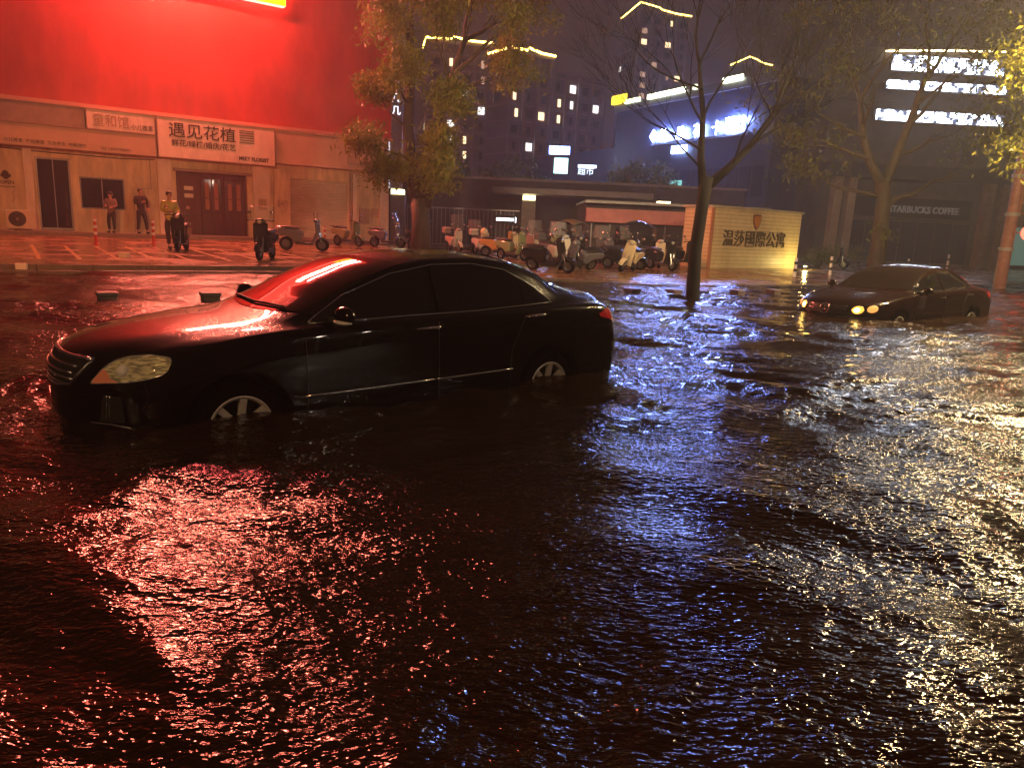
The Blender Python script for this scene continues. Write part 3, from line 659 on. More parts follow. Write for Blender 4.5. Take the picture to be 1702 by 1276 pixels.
# painted logo on the wall
lg = thing('wall_logo', 'small brown OPEN lettering and emblem on the wall left of the dark door', 'sign', fw(-4.55, .002, 1.9), FR)
q = MB()
for a, b_, r in ((.20, .55, .10), (.12, .47, .07), (.30, .47, .07), (.21, .42, .09)): q.lathe([(0, 0), (r, 0), (r, .006), (0, .006)], Matrix.Translation((a, -.006, b_)) @ Matrix.Rotation(rad(-90), 4, 'X'), 14)
q.build('emblem', letter, lg); text('lettering', 'OPEN', .17, letter, lg, (.03, -.005, .17), w=.40, ext=.002, bold=.004)
text('lettering', 'WELCOME', .07, letter, lg, (0, -.005, .05), w=.46, ext=.002, bold=.002)
MB().tube([(.42, -.01, -.05), (.36, -.01, -.15), (.42, -.01, -.3), (.34, -.01, -.48)], .008).build('flourish', letter, lg)
def aircon(x, z, label):
    t = thing('air_conditioner', label, 'air conditioner', fw(x, .20, z), FR, 'outdoor units on the entrance step')
    MB().box(0, .92, -.34, 0, .05, .72).build('casing', mat('ac_white', (.60, .50, .38), .5, noise=.1, nscale=5), t, bevel=.015)
    MB().lathe([(0, .004), (.27, .004), (.27, 0), (0, 0)], Matrix.Translation((.36, -.345, .40)) @ Matrix.Rotation(rad(90), 4, 'X'), 30).build('fan_recess', MATS['black_trim'], t)
    g = MB()
    for r in (.08, .13, .18, .23, .27): g.tube([(.36+r*math.cos(a), -.36, .40+r*math.sin(a)) for a in np.linspace(0, 2*math.pi, 25)], .005, 4)
    g.lathe([(0, .012), (.045, .008), (.045, 0)], Matrix.Translation((.36, -.36, .40)) @ Matrix.Rotation(rad(90), 4, 'X'), 14)
    g.build('fan_grille', greyp, t)
    f = MB(); f.box(.1, .2, -.30, -.04, 0, .049); f.box(.7, .8, -.30, -.04, 0, .049); f.build('foot', metalg, t)
aircon(-4.48, .44, 'white outdoor air conditioner unit on the step left of the dark door')
aircon(-5.85, .44, 'outdoor air conditioner unit cut off at the far left edge')

# the lit screen sign above the shops: its face and its returns give the red light
BS = thing('lit_billboard', 'bright red and yellow illuminated billboard high on the red cladding', 'billboard', fw(-.6, .03, 9.9), FR)
mat('screen_red', (.5, .02, .02), .5, emit=(1, .09, .06), es=1.3); mat('screen_yellow', (.6, .5, .02), .5, emit=(1, 1, 0), es=1.0); mat('screen_white', (.7, .6, .5), .5, emit=(1, .25, .15), es=190)
mat('return_red', (.5, .02, .02), .5, emit=(1, .075, .05), es=9)
MB().box(0, 6.5, -.35, -.004, 0, 4.4).build('cabinet', MATS['return_red'], BS)
MB().box(.02, 4.6, -.40, -.355, .04, 4.36).build('screen', MATS['screen_red'], BS)
MB().box(4.62, 6.48, -.40, -.355, .0, .9).build('screen', MATS['screen_yellow'], BS)
MB().box(4.62, 6.48, -.40, -.355, .92, 4.36).build('screen', MATS['screen_red'], BS)
q = MB(); q.box(.3, 6.2, -.43, -.402, 1.5, 2.1); q.build('message_band', MATS['screen_white'], BS)
MB().box(.3, 6.2, -.43, -.402, 3.1, 3.4).build('message_band', mat('screen_pink', (.6, .2, .2), .5, emit=(1, .12, .11), es=150), BS)
# ================================================================ walled entrance sign
brickp = mat('cream_tile', (.66, .50, .28), .45, noise=.15, nscale=3, bump=.2, bscale=20)
joint = mat('tile_joint', (.16, .11, .06), .7)
capst = mat('cap_stone', (.45, .38, .28), .5, noise=.2, nscale=5)
gold = mat('gold_letter', (.10, .07, .03), .35, metal=.3)
sw = thing('entrance_sign_wall', 'cream tiled wall with a shield crest and dark characters, lit from its right corner', 'sign', (8.06, 31.16, .03), FR)
q = MB(); q.box(0, 6.2, 0, 1.5, -.1, 2.50); q.build('wall', brickp, sw)
q = MB()
for k in range(1, 16): q.box(.01, 6.19, -.0035, -.0005, k*.16, k*.16+.013)
for k in range(15):
    pass
for k in range(1, 16): q.box(-.0035, -.0005, .0, 1.5, k*.16, k*.16+.013)
q.build('tile_joint', joint, sw)
MB().box(-.08, 6.28, -.08, 1.6, 2.503, 2.60).build('coping', capst, sw, bevel=.01)
MB().box(-.05, .14, -.045, -.004, -.1, 2.50).build('corner_strip', mat('terracotta', (.42, .16, .08), .6), sw)
text('lettering', '温莎國際公寓', .74, gold, sw, (.80, -.03, 1.0), w=4.3, ext=.02, bold=.006)
crest = [(0, -.36), (.16, -.22), (.25, 0), (.27, .2), (.22, .33), (.12, .28), (0, .33), (-.12, .28), (-.22, .33), (-.27, .2), (-.25, 0), (-.16, -.22)]
Mx = Matrix.Translation((2.95, 0, 2.03)) @ Matrix.Rotation(rad(90), 4, 'X')
cr_ = MB().prism(crest, .004, .05, Mx).build('crest', mat('crest_rim', (.30, .10, .03), .35, metal=.5), sw, bevel=.01)
MB().prism([(x*.78, y*.78) for x, y in crest], .051, .075, Mx).build('shield', mat('crest_face', (.80, .30, .05), .35, metal=.4), cr_, bevel=.008)
sp = thing('ground_spotlight', 'small bright ground spotlight at the right foot of the cream wall', 'lamp', fw(0, 0, 0)); sp.location = (13.35, 33.95, .05); sp.rotation_euler = (0, 0, FR)
MB().box(-.12, .12, -.07, .07, .0, .12).build('housing', MATS['black_trim'], sp, bevel=.01)
MB().box(-.10, .10, .02, .06, .121, .13).build('lens', glow('spot_lens', (1, .8, .3), 30), sp)

# ================================================================ perimeter, gate, low buildings
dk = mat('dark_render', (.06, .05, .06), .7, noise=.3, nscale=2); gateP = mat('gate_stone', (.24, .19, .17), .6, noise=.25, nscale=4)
lb = thing('low_building', 'long low gatehouse with a pink band under its roof and a dark opening', 'building', (3.2, 36.2, 0), 0.0)
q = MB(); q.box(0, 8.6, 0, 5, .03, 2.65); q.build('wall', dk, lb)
MB().box(.02, 5.35, -.5, -.01, 1.78, 2.42).build('pink_band', mat('pink_render', (.55, .23, .22), .6, noise=.2, nscale=2), lb)
MB().box(-.1, 8.8, -.65, 5.1, 2.66, 2.78).build('roof', metalg, lb)
MB().box(2.5, 4.4, -.35, -.02, .03, .62).build('bench', mat('yellow_block', (.40, .28, .10), .6, noise=.3, nscale=5), lb, bevel=.02)
for k in range(6): MB().box(.3+k*.9, .36+k*.9, -.06, -.01, .1, 1.7).build('post', metalg, lb)
gt = thing('entrance_gate', 'dark wide entrance gate with stone piers behind the parked scooters', 'gate', (-7.9, 45.5, 0))
for x in (0, 8.0, 16.2):
    p = MB().box(x, x+.85, -.3, .5, 0, 3.0).build('pier', gateP, gt, bevel=.02)
    l = MB().box(x+.05, x+.80, -.34, .2, 3.0, 3.28).build('lamp_box', glow('lampbox_yellow', (1, .86, .42), 3.2), p)
    MB().box(x+.41, x+.43, -.35, -.341, 3.0, 3.28).build('mullion', MATS['black_trim'], l)
MB().box(6.2, 15.9, -.6, 1.4, 3.35, 3.7).build('canopy', mat('canopy_grey', (.22, .20, .20), .5, noise=.2, nscale=2), gt, bevel=.02)
q = MB()
for k in range(26): q.box(1.0+k*.26, 1.03+k*.26, 0, .03, .1, 2.3)
q.box(.86, 7.9, -.01, .04, 2.3, 2.36); q.box(.86, 7.9, -.01, .04, .1, .16); q.build('railing', metalg, gt)
sg = thing('barrier_display', 'small row of lit white bars hanging under the dark canopy', 'sign', (-1.45, 44.8, 1.62))
q = MB().box(0, 1.35, 0, .06, -.05, .40).build('panel', MATS['black_trim'], sg)
m_ = glow('white_led', (.85, .9, 1), 3.5)
for k in range(11): MB().box(.06+k*.10, .10+k*.10, -.02, -.002, .08, .26).build('light_bar', m_, sg)
MB().box(1.2, 1.24, -.02, -.002, .0, .33).build('light_bar', m_, sg)
pwl = thing('perimeter_wall', 'dark blank boundary wall running behind the gate and scooters', 'wall', (-12, 50, 0))
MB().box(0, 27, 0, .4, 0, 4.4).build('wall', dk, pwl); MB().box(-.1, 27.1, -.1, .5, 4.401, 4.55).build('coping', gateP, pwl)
# tall slim sign pylon beside the red building
py = thing('sign_pylon', 'tall slim pale pylon just right of the red building edge', 'sign', (-7.85, 44.6, 3.32))
MB().box(0, .72, 0, .35, 0, 13).build('panel', mat('pylon_face', (.35, .36, .42), .35, noise=.3, nscale=1.2), py)
MB().box(-.06, -.002, -.04, .36, 0, 13).build('edge_light', glow('edge_white', (.8, .8, 1), .55), py)
for z in (4.2, 4.9, 5.6): text('lettering', '几', .55, glow('pylon_letter', (.9, .9, 1), 1.2), py, (.08, -.01, z), ext=.01)

# ================================================================ mall with blue signs
MR = math.atan2(-.883, .47)
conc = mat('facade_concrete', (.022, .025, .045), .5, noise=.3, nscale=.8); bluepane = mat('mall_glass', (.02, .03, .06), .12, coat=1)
ml = thing('shopping_mall', 'big dark mall block with a row of lit strips along its roof edge', 'building', (14.2, 60, 0), MR)
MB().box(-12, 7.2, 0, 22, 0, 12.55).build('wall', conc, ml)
MB().box(-34, -12.01, 1.0, 22, 0, 9.2).build('wing', conc, ml)
MB().box(-12.1, 7.3, -.25, -.001, 12.1, 12.75).build('parapet', metalg, ml)
for k in range(14):
    for z in (1.2, 4.3): MB().box(-11.6+k*1.33, -10.5+k*1.33, -.05, -.002, z, z+2.2).build('window', bluepane, ml)
for s0, s1, e in ((-10.4, -8.2, 1), (-7.1, -5.9, 3), (-5.7, -4.2, 3), (-4.0, -2.3, 3), (-1.3, -.9, 1), (2.0, 4.0, 3)):
    MB().box(s0, s1, -.40, -.26, 12.62, 12.98).build('roof_light', glow('strip_%d' % e, (.9, 1, .62), 1.8*e), ml)
MB().box(-12.3, -10.2, -.5, -.27, 12.76, 13.5).build('yellow_box', glow('yellow_box', (1, .72, .03), 1.6), ml)
MB().box(-3.6, -2.0, -.08, -.052, 4.75, 5.75).build('lit_window', glow('teal_pane', (.25, .75, .65), .45), ml)
def mloc(s, o, z): return (14.2+.47*s-.883*o, 60-.883*s-.47*o, z)
s1 = thing('blue_sign', 'row of glowing blue-white characters high on the dark mall front', 'sign', mloc(-6.2, .3, 8.9), MR)
blue = glow('blue_white_led', (.25, .36, 1), 125)
MB().box(-.1, 11.2, .05, .28, -.15, .02).build('rail', metalg, s1)
for k, ch in enumerate('植品花卡'): text('lettering', ch, 1.12, blue, s1, (1.1+k*2.1, 0, .16), ext=.03, bold=-.006)
dm = [(0, -.5), (.5, 0), (0, .5), (-.5, 0)]
MB().prism(dm, 0, .08, Matrix.Translation((.35, 0, .6)) @ Matrix.Rotation(rad(90), 4, 'X')).build('logo', blue, s1)
text('lettering', '购物中心', .55, blue, s1, (8.9, 0, .72), w=2.1, ext=.05, bold=.02); text('lettering', 'G·COM', .5, blue, s1, (8.9, 0, .1), w=1.4, ext=.05, bold=.02)
s2 = thing('lower_blue_sign', 'short blue-white sign directly below the row of large characters', 'sign', mloc(-3.4, .3, 7.9), MR)
MB().box(0, 1.7, .0, .2, 0, .6).build('panel', glow('panel_blue_white', (.35, .5, 1), 14), s2)
s3 = thing('clinic_sign', 'small white lit sign with a lit square panel on the far low wing', 'sign', (2.6, 74.0, 7.35), -.12)
MB().box(0, 2.0, .1, .4, 1.2, 1.95).build('sign_box', glow('clinic_blue', (.20, .32, 1), 9), s3)
text('lettering', '牙科诊所', .62, glow('clinic_white', (.8, .9, 1), 12), s3, (.1, 0, 1.3), w=1.8, ext=.03, bold=.02)
MB().box(.55, 1.9, .1, .3, -.6, .85).build('panel', glow('clinic_panel', (.50, .85, .75), 1.8), s3)
MB().box(2.9, 4.7, .1, .3, .0, .3).build('strip', glow('clinic_strip', (.6, .75, 1), 1.6), s3)
text('lettering', '超市', .8, glow('clinic_white2', (.6, .7, .9), 1.5), s3, (2.9, 0, -.6), ext=.02)

# ================================================================ building with screens and the dark coffee front
gb = thing('glass_building', 'dark frontage with tall columns and a dim coffee shop fascia behind the right trees', 'building', (20.5, 50, 0), .06)
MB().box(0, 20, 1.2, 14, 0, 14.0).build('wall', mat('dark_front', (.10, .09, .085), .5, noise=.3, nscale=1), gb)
for x in (.4, 1.35, 11.0, 12.0): MB().box(x, x+.55, -.1, .6, 0, 5.6).build('column', mat('column_stone', (.34, .27, .20), .6, noise=.2, nscale=3), gb, bevel=.03)
MB().box(-.2, 20.1, -.3, 1.19, 5.6, 6.5).build('canopy', dk, gb)
for k in range(7): MB().box(2.3+k*1.25, 3.45+k*1.25, 1.12, 1.195, .2, 2.9).build('window', bluepane, gb)
MB().box(2.2, 10.8, 1.0, 1.19, 3.2, 4.5).build('fascia', mat('fascia_black', (.02, .02, .02), .4), gb)
text('lettering', 'STARBUCKS COFFEE', .62, mat('dim_letter', (.22, .22, .21), .5, emit=(.6, .6, .58), es=.05), gb, (4.9, .985, 3.55), w=5.0, ext=.02, bold=.012)
MB().box(13.0, 18.5, 1.05, 1.19, .3, 2.9).build('window', glow('shop_interior', (.25, .55, .45), .10), gb)
q = MB().box(13.2, 14.6, .9, 1.04, 2.9, 4.6).build('poster', mat('poster_brown', (.35, .22, .12), .5), gb)
scr = mat('led_wall', (.3, .3, .4), .4); t = scr.node_tree; b = t.nodes['Principled BSDF']
tcn = t.nodes.new('ShaderNodeTexCoord'); n = t.nodes.new('ShaderNodeTexNoise'); n.inputs['Scale'].default_value = 2.2; n.inputs['Detail'].default_value = 4
t.links.new(tcn.outputs['Object'], n.inputs['Vector']); r = t.nodes.new('ShaderNodeValToRGB'); r.color_ramp.elements[0].position = .42; r.color_ramp.elements[1].position = .64
r.color_ramp.elements[0].color = (.004, .006, .012, 1); r.color_ramp.elements[1].color = (.72, .82, 1, 1); t.links.new(n.outputs['Fac'], r.inputs['Fac'])
t.links.new(r.outputs['Color'], b.inputs['Emission Color']); b.inputs['Emission Strength'].default_value = 15
for nm, lab, z0, z1, x0, x1 in (('screen_band', 'topmost of the three bright white screen bands seen through the tree', 12.6, 13.5, 3.6, 11.2), ('screen_band', 'middle bright white screen band seen through the tree', 11.45, 11.95, 3.4, 11.6), ('screen_band', 'lowest bright white screen band seen through the tree', 9.45, 10.1, 3.0, 11.8)):
    th_ = thing(nm, lab, 'screen', (20.5, 50, z0), .06, 'lit screen bands')
    MB().box(x0-.05, x1+.05, .86, 1.18, -.05, z1-z0+.05).build('frame', metalg, th_); MB().box(x0, x1, .80, .859, 0, z1-z0).build('screen', scr, th_)
MB().tube([(3.0, .9, 13.7), (7, .9, 13.95), (11.2, .9, 14.1)], .05, 6).build('roof_light', glow('warm_strip', (1, .75, .40), 5), gb)
# steel mast with framed panel and the round red lamp, far right
ms = thing('steel_mast', 'tall reddish steel mast standing in the water at the right edge', 'mast', (17.35, 26.3, -.4))
rst = mat('red_lit_steel', (.50, .20, .15), .35, noise=.35, nscale=5)  # red light falling on the steel is put into its colour
MB().lathe([(0, 0), (.21, 0), (.19, 2.5), (.17, 5.1), (0, 5.12)], None, 24).build('pole', rst, ms, smooth='auto')
for z in (1.7, 2.9, 4.2): MB().lathe([(.215, z), (.235, z), (.235, z+.12), (.215, z+.12)], None, 24).build('band', mat('pale_band', (.5, .42, .38), .4), ms)
pn = thing('framed_notice', 'framed grid panel attached beside the reddish mast', 'sign', (17.6, 26.35, 2.6))
q = MB()
for k in range(6): q.box(0, 1.2, 0, .04, k*.36, k*.36+.035)
for k in range(4): q.box(k*.39, k*.39+.035, -.01, .05, 0, 1.85)
q.build('frame', mat('orange_frame', (.55, .20, .10), .4), pn)
MB().box(.05, 1.15, .055, .08, .05, 1.8).build('panel', mat('dim_panel', (.22, .17, .14), .5, noise=.4, nscale=6), pn)
rs = thing('round_red_lamp', 'round glowing red lamp on a bracket at the right edge', 'lamp', (17.95, 26.2, 1.95))
MB().lathe([(0, .05), (.22, .04), (.26, 0), (.22, -.06), (0, -.08)], Matrix.Rotation(rad(90), 4, 'X'), 24).build('disc', glow('red_lamp', (1, .10, .06), 2.2), rs)
MB().tube([(-.5, .1, 0), (0, .1, 0)], .03).build('bracket', metalg, rs)

# ================================================================ far towers
tw_wall = mat('tower_wall', (.30, .22, .24), .8, noise=.15, nscale=.2); tw_trim = mat('tower_trim', (.42, .33, .36), .8)
tw_pane = mat('tower_pane', (.03, .03, .05), .2, coat=1)
litm = [glow('lit_window_warm', (1, .70, .38), 1.4), glow('lit_window_white', (.9, .85, .80), 1.3), glow('lit_window_dim', (.7, .42, .30), .5)]
roofm = glow('roof_outline_light', (1, .62, .12), 7)
win_me = {}
def tower(name, label, loc, rz, w, d, h, bays, z_lo, seed, lights=True, peak=0., fl=2.9, lit_p=.10):
    r = random.Random(seed); t = thing(name, label, 'tower block', loc, rz)
    MB().box(0, w, 0, d, 0, h).build('wall', tw_wall, t)
    q = MB(); bw = w/bays
    for k in range(bays+1): q.box(k*bw-.25, k*bw+.25, -.5, -.001, 0, h)
    z = z_lo
    while z < h-1: q.box(.2, w-.2, -.28, -.002, z, z+.35); q.box(-.3, -.001, .1, d-.1, z, z+.3); z += fl
    q.build('trim', tw_trim, t)
    zs = []; z = z_lo+.9
    while z < h-2.2: zs.append(z); z += fl
    cells = [(k, z) for z in zs for k in range(bays)]; r.shuffle(cells)
    for k, z in cells[:96]:
        lit = r.random() < lit_p; key = (name, lit, round(bw, 1))
        ww = bw*.42 if r.random() < .35 else bw*.2
        x = k*bw+bw*.5-ww/2+r.uniform(-.1, .1)*bw
        MB().box(x, x+ww, -.12, -.003, z, z+1.4).build('window', r.choice(litm) if lit else tw_pane, t, fix=False)
    for j in range(int(len(zs)*.7)):
        z = r.choice(zs); y = r.uniform(.8, d-2); MB().box(-.12, -.002, y, y+1.1, z, z+1.3).build('side_window', r.choice(litm) if r.random() < .3 else tw_pane, t, fix=False)
    MB().box(-.4, w+.4, -.6, d+.2, h, h+.5).build('roof', tw_trim, t)
    if lights:
        P = [(-.4, d*.9, h+.75), (-.4, -.6, h+.75+peak), (w*.35, -.62, h+.75+peak*.6), (w*.4, -.62, h+1.2), (w*.7, -.62, h+.75), (w+.4, -.62, h+.75)]
        MB().tube(P, .22, 5).build('roof_light', roofm, t)
    return t
tower('tower_block', 'apartment tower with a yellow lit roof line, second from the red building', (-3.0, 140, 0), FR, 9.4, 7.6, 32.2, 3, 6, 3, lit_p=.34)
tower('tower_block', 'stepped lower tower without roof lights between the lit towers', (5.0, 145.8, 0), FR, 13, 7.6, 30.2, 4, 6, 5, lights=False, lit_p=.26)
tower('tower_block', 'apartment tower standing behind the leafy tree beside the red building', (-19.5, 152, 0), FR*.3, 12.5, 9, 36.0, 4, 5, 8, lit_p=.34)
tower('tower_block', 'tallest far tower with a stepped lit roof outline above the mall', (31.5, 222, 0), .35, 16, 12, 62.5, 4, 30, 11, peak=1.5, lit_p=.3)
tower('tower_block', 'narrow distant tower with a lit roof right of the tallest tower', (75, 262, 0), .5, 10, 9, 59, 3, 36, 14, peak=1.2, lit_p=.0)
tower('tower_block', 'small dark tower with a short lit edge left of the yellow roof box', (14.2, 205, 0), FR, 7, 9, 36.5, 2, 22, 17, lit_p=.04)

# ================================================================ trees
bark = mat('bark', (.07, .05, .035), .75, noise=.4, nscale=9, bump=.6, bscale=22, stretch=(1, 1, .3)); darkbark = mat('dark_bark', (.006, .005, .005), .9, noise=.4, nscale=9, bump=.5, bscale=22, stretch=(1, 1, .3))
def leafmat(name, c):
    m = mat(name, c, .38); t = m.node_tree; b = t.nodes['Principled BSDF']
    g = t.nodes.new('ShaderNodeTexCoord'); n = t.nodes.new('ShaderNodeTexNoise'); n.inputs['Scale'].default_value = 2.2; n.inputs['Detail'].default_value = 4
    t.links.new(g.outputs['Object'], n.inputs['Vector']); r = t.nodes.new('ShaderNodeValToRGB'); r.color_ramp.elements[0].position = .35; r.color_ramp.elements[1].position = .68
    r.color_ramp.elements[0].color = (c[0]*.5, c[1]*.55, c[2]*.6, 1); r.color_ramp.elements[1].color = (c[0]*1.6, c[1]*1.45, c[2], 1)
    t.links.new(n.outputs['Fac'], r.inputs['Fac']); t.links.new(r.outputs['Color'], b.inputs['Base Color'])
    tr = t.nodes.new('ShaderNodeBsdfTranslucent'); tr.inputs['Color'].default_value = (c[0]*1.2, c[1]*1.3, c[2], 1); mx = t.nodes.new('ShaderNodeMixShader'); mx.inputs[0].default_value = .3
    o = t.nodes['Material Output']; t.links.new(b.outputs[0], mx.inputs[1]); t.links.new(tr.outputs[0], mx.inputs[2]); t.links.new(mx.outputs[0], o.inputs['Surface'])
    return m
leaf_a = leafmat('leaf_olive', (.20, .20, .035)); leaf_b = leafmat('leaf_green', (.11, .12, .035))
def leaves(centres, n, spread, size, m, parent, seed, name='crown'):
    r = np.random.default_rng(seed); C = np.array(centres, float); k = len(C)*n
    c = np.repeat(C, n, 0)+r.normal(0, 1, (k, 3))*np.array([spread, spread, spread*.8])
    u = r.normal(0, 1, (k, 3)); u /= np.linalg.norm(u, axis=1)[:, None]; u[:, 2] -= .35; v = np.cross(u, r.normal(0, 1, (k, 3))); v /= np.linalg.norm(v, axis=1)[:, None]
    L = size*(.6+.8*r.random((k, 1))); w_ = np.cross(u, v)
    V = np.stack([c-u*L, c+v*L*.36+w_*L*.1, c+u*L, c-v*L*.36+w_*L*.1], 1).reshape(-1, 3); F = np.arange(4*k).reshape(k, 4)
    return npmesh(name, V, F, m, parent)
def grow(mb, p, d, L, r0, lev, rnd, tips, spread=.55, up=.12, minr=.006, kids=3):
    pts = [p]; q = p.copy(); dd = d.copy(); n = 5
    for i in range(n):
        dd = (dd+Vector((rnd.gauss(0, .13), rnd.gauss(0, .13), rnd.gauss(0, .10)+up*.35))).normalized(); q = q+dd*L/n; pts.append(q)
    rs = [max(minr, r0*(1-.62*i/n)) for i in range(n+1)]
    mb.tube(pts, rs, 7 if lev > 1 else 4, cap=False)
    if lev <= 0: tips.append(pts[-1]); tips.append(pts[3]); return
    for k in range(kids):
        i = rnd.choice([2, 3, 4, 5, 5]) if k else 5
        a = rnd.uniform(0, 6.28); o = dd.orthogonal().normalized(); o.rotate(Matrix.Rotation(a, 3, dd))
        nd = (dd*1.0+o*rnd.uniform(spread*.6, spread*1.5)+Vector((0, 0, up))).normalized()
        grow(mb, pts[i], nd, L*rnd.uniform(.58, .78), rs[i]*.62, lev-1, rnd, tips, spread, up, minr, kids)
# leafy tree beside the red building
t1 = thing('street_tree', 'leafy double-stemmed tree beside the red building edge', 'tree', (-3.6, 27, 0))
rnd = random.Random(5); q = MB(); tips = []
q.tube([(0, 0, -.1), (.02, 0, 1.2), (-.05, 0, 2.2)], [.42, .34, .33], 14)
q.tube([(-.10, 0, 1.9), (-.35, -.1, 3.2), (-.50, -.1, 4.6), (-.45, .1, 6.2), (-.5, .1, 8.5)], [.25, .22, .19, .16, .10], 12)
q.tube([(.12, 0, 1.9), (.25, .05, 3.2), (.32, .1, 4.4), (.75, .1, 5.6), (1.4, .1, 7.6)], [.27, .22, .20, .16, .09], 12)
for p, d, L, r0 in (((-.45, 0, 3.6), (-1, -.4, .25), 1.0, .06), ((-.5, 0, 4.6), (-.8, .5, .5), 1.1, .06), ((.3, 0, 3.0), (.6, -.9, .2), .9, .05), ((-.3, 0, 3.2), (-.3, -1, .1), .8, .05), ((.32, .1, 4.4), (.8, -.5, .5), 1.2, .06),
                    ((-.45, 0, 6.2), (-.7, 0, .8), 1.4, .08), ((-.5, .1, 7.5), (-.5, -.5, .8), 1.5, .08), ((.75, 0, 5.6), (1, .2, .6), 1.8, .10), ((1.1, 0, 6.5), (1, -.4, .5), 2.0, .10), ((1.4, 0, 7.6), (.8, .3, .5), 2.0, .09), ((.9, 0, 6.2), (-.4, -.8, .8), 1.5, .08), ((-.5, .1, 8.4), (.2, .1, 1), 1.4, .07), ((1.3, 0, 7.2), (.1, -.8, .7), 1.5, .07), ((1.4, 0, 7.6), (.3, .2, 1), 1.6, .07), ((-.48, 0, 5.4), (-.3, -.9, .4), 1.0, .06), ((0, 0, 2.9), (.1, -1, -.1), .7, .05)):
    grow(q, Vector(p), Vector(d).normalized(), L, r0, 2, rnd, tips)
q.build('trunk', bark, t1, smooth=True, fix=False); leaves([tuple(x) for x in tips], 100, .28, .085, leaf_a, t1, 3)
# bare tree standing in the flood
t2 = thing('bare_tree', 'leafless dark tree standing in the floodwater between the cars', 'tree', (3.86, 15.9, -.4))
rnd = random.Random(12); q = MB(); tips = []
q.tube([(0, 0, 0), (0, 0, .5), (-.03, 0, 1.4), (.02, 0, 2.3), (.06, 0, 2.95)], [.19, .15, .135, .13, .15], 14)
q.tube([(.0, 0, 2.75), (-.10, .05, 3.4), (-.12, .1, 4.2), (-.3, .1, 5.2)], [.10, .075, .06, .035], 10)
q.tube([(.08, 0, 2.75), (.55, .05, 3.2), (.95, .1, 3.65), (1.35, .1, 4.3), (1.6, .1, 5.2)], [.11, .085, .07, .05, .03], 10)
for p, d, L, r0 in (((-.1, 0, 3.5), (-1, .3, .65), 1.5, .030), ((-.12, 0, 4.0), (-.9, -.3, .8), 1.5, .030), ((-.12, 0, 4.2), (.5, .2, 1), 1.3, .030), ((-.3, .1, 5.2), (-.5, 0, 1), 1.4, .030), ((-.2, 0, 4.7), (-1, .2, .4), 1.6, .026), ((-.3, .1, 5.2), (.4, -.3, 1), 1.3, .030),
                    ((.6, 0, 3.25), (.2, -.3, 1), 1.3, .030), ((.95, 0, 3.65), (1, .2, .6), 1.5, .030), ((1.35, 0, 4.3), (1, -.2, .7), 1.4, .026), ((1.6, 0, 5.2), (.2, .2, 1), 1.3, .026), ((1.3, 0, 4.2), (-.2, .3, 1), 1.3, .026), ((.9, 0, 3.6), (.5, -.7, .8), 1.2, .024), ((-.05, 0, 3.1), (-1, -.2, .75), 1.6, .026)):
    grow(q, Vector(p), Vector(d).normalized(), L, r0, 3, rnd, tips, .5, .15, .004, 4)
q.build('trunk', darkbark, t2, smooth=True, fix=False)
# tree behind the saloon and the one beyond the right edge
t3 = thing('street_tree', 'wide thinly leaved tree behind the flooded saloon', 'tree', (13.2, 27, 0))
rnd = random.Random(21); q = MB(); tips = []
q.tube([(0, 0, -.2), (-.05, 0, 1.5), (-.1, 0, 2.8), (-.25, 0, 3.5)], [.36, .27, .25, .26], 14)
q.tube([(-.2, 0, 3.3), (-.75, .1, 4.2), (-1.1, .1, 5.0), (-1.5, .1, 6.6)], [.18, .15, .12, .08], 10)
q.tube([(-.15, 0, 3.4), (.15, .1, 4.4), (.5, .1, 5.7), (.8, .1, 7.2)], [.18, .15, .13, .08], 10)
q.tube([(-.05, 0, 2.6), (.4, 0, 3.0), (.95, 0, 3.15), (1.5, 0, 3.6)], [.12, .09, .07, .05], 8)
q.tube([(-.2, 0, 3.0), (-1.0, 0, 3.15), (-1.9, 0, 3.25)], [.10, .07, .05], 8)
for p, d, L, r0 in (((-.8, 0, 4.3), (-1, .1, .3), 2.2, .08), ((-1.1, 0, 5), (-1, -.4, .5), 2.2, .08), ((-1.5, 0, 6.5), (-.7, .2, .9), 2.0, .07), ((-1.4, 0, 6.2), (.1, -.3, 1), 2.0, .07), ((.5, 0, 5.6), (.9, -.2, .6), 2.2, .08), ((.8, 0, 7), (.7, .2, .8), 2.2, .07), ((.2, 0, 4.5), (1, .1, .25), 2.3, .08), ((.8, 0, 7.2), (-.3, -.3, 1), 2.0, .07),
                    ((1.5, 0, 3.6), (.9, 0, .4), 1.6, .04), ((-1.9, 0, 3.25), (-.9, 0, .3), 1.3, .04), ((.6, 0, 6.2), (.3, -.9, .5), 1.8, .06), ((-1.2, 0, 5.4), (-.2, -.9, .5), 1.8, .06)):
    grow(q, Vector(p), Vector(d).normalized(), L, r0, 2, rnd, tips, .6, .05)
q.build('trunk', bark, t3, smooth=True, fix=False); leaves([tuple(x) for x in tips], 26, .34, .085, leaf_b, t3, 6)
leaves([(-.15+.3*math.sin(k), -.25, 1.55+.09*k) for k in range(5)], 26, .17, .08, leaf_b, t3, 16, 'crown')  # small leaf sprout on the trunk, apart from the tree's crown
t4 = thing('street_tree', 'sunlit-yellow leaves of a tree reaching in at the top right corner', 'tree', (14.6, 17.5, -.3))
t4['label'] = 'yellow lit leafy tree reaching in from the top right corner'
rnd = random.Random(31); q = MB(); tips = []
q.tube([(0, 0, 0), (.05, 0, 2.5), (0, 0, 4.0), (-.2, 0, 5.2)], [.25, .2, .17, .12], 12)
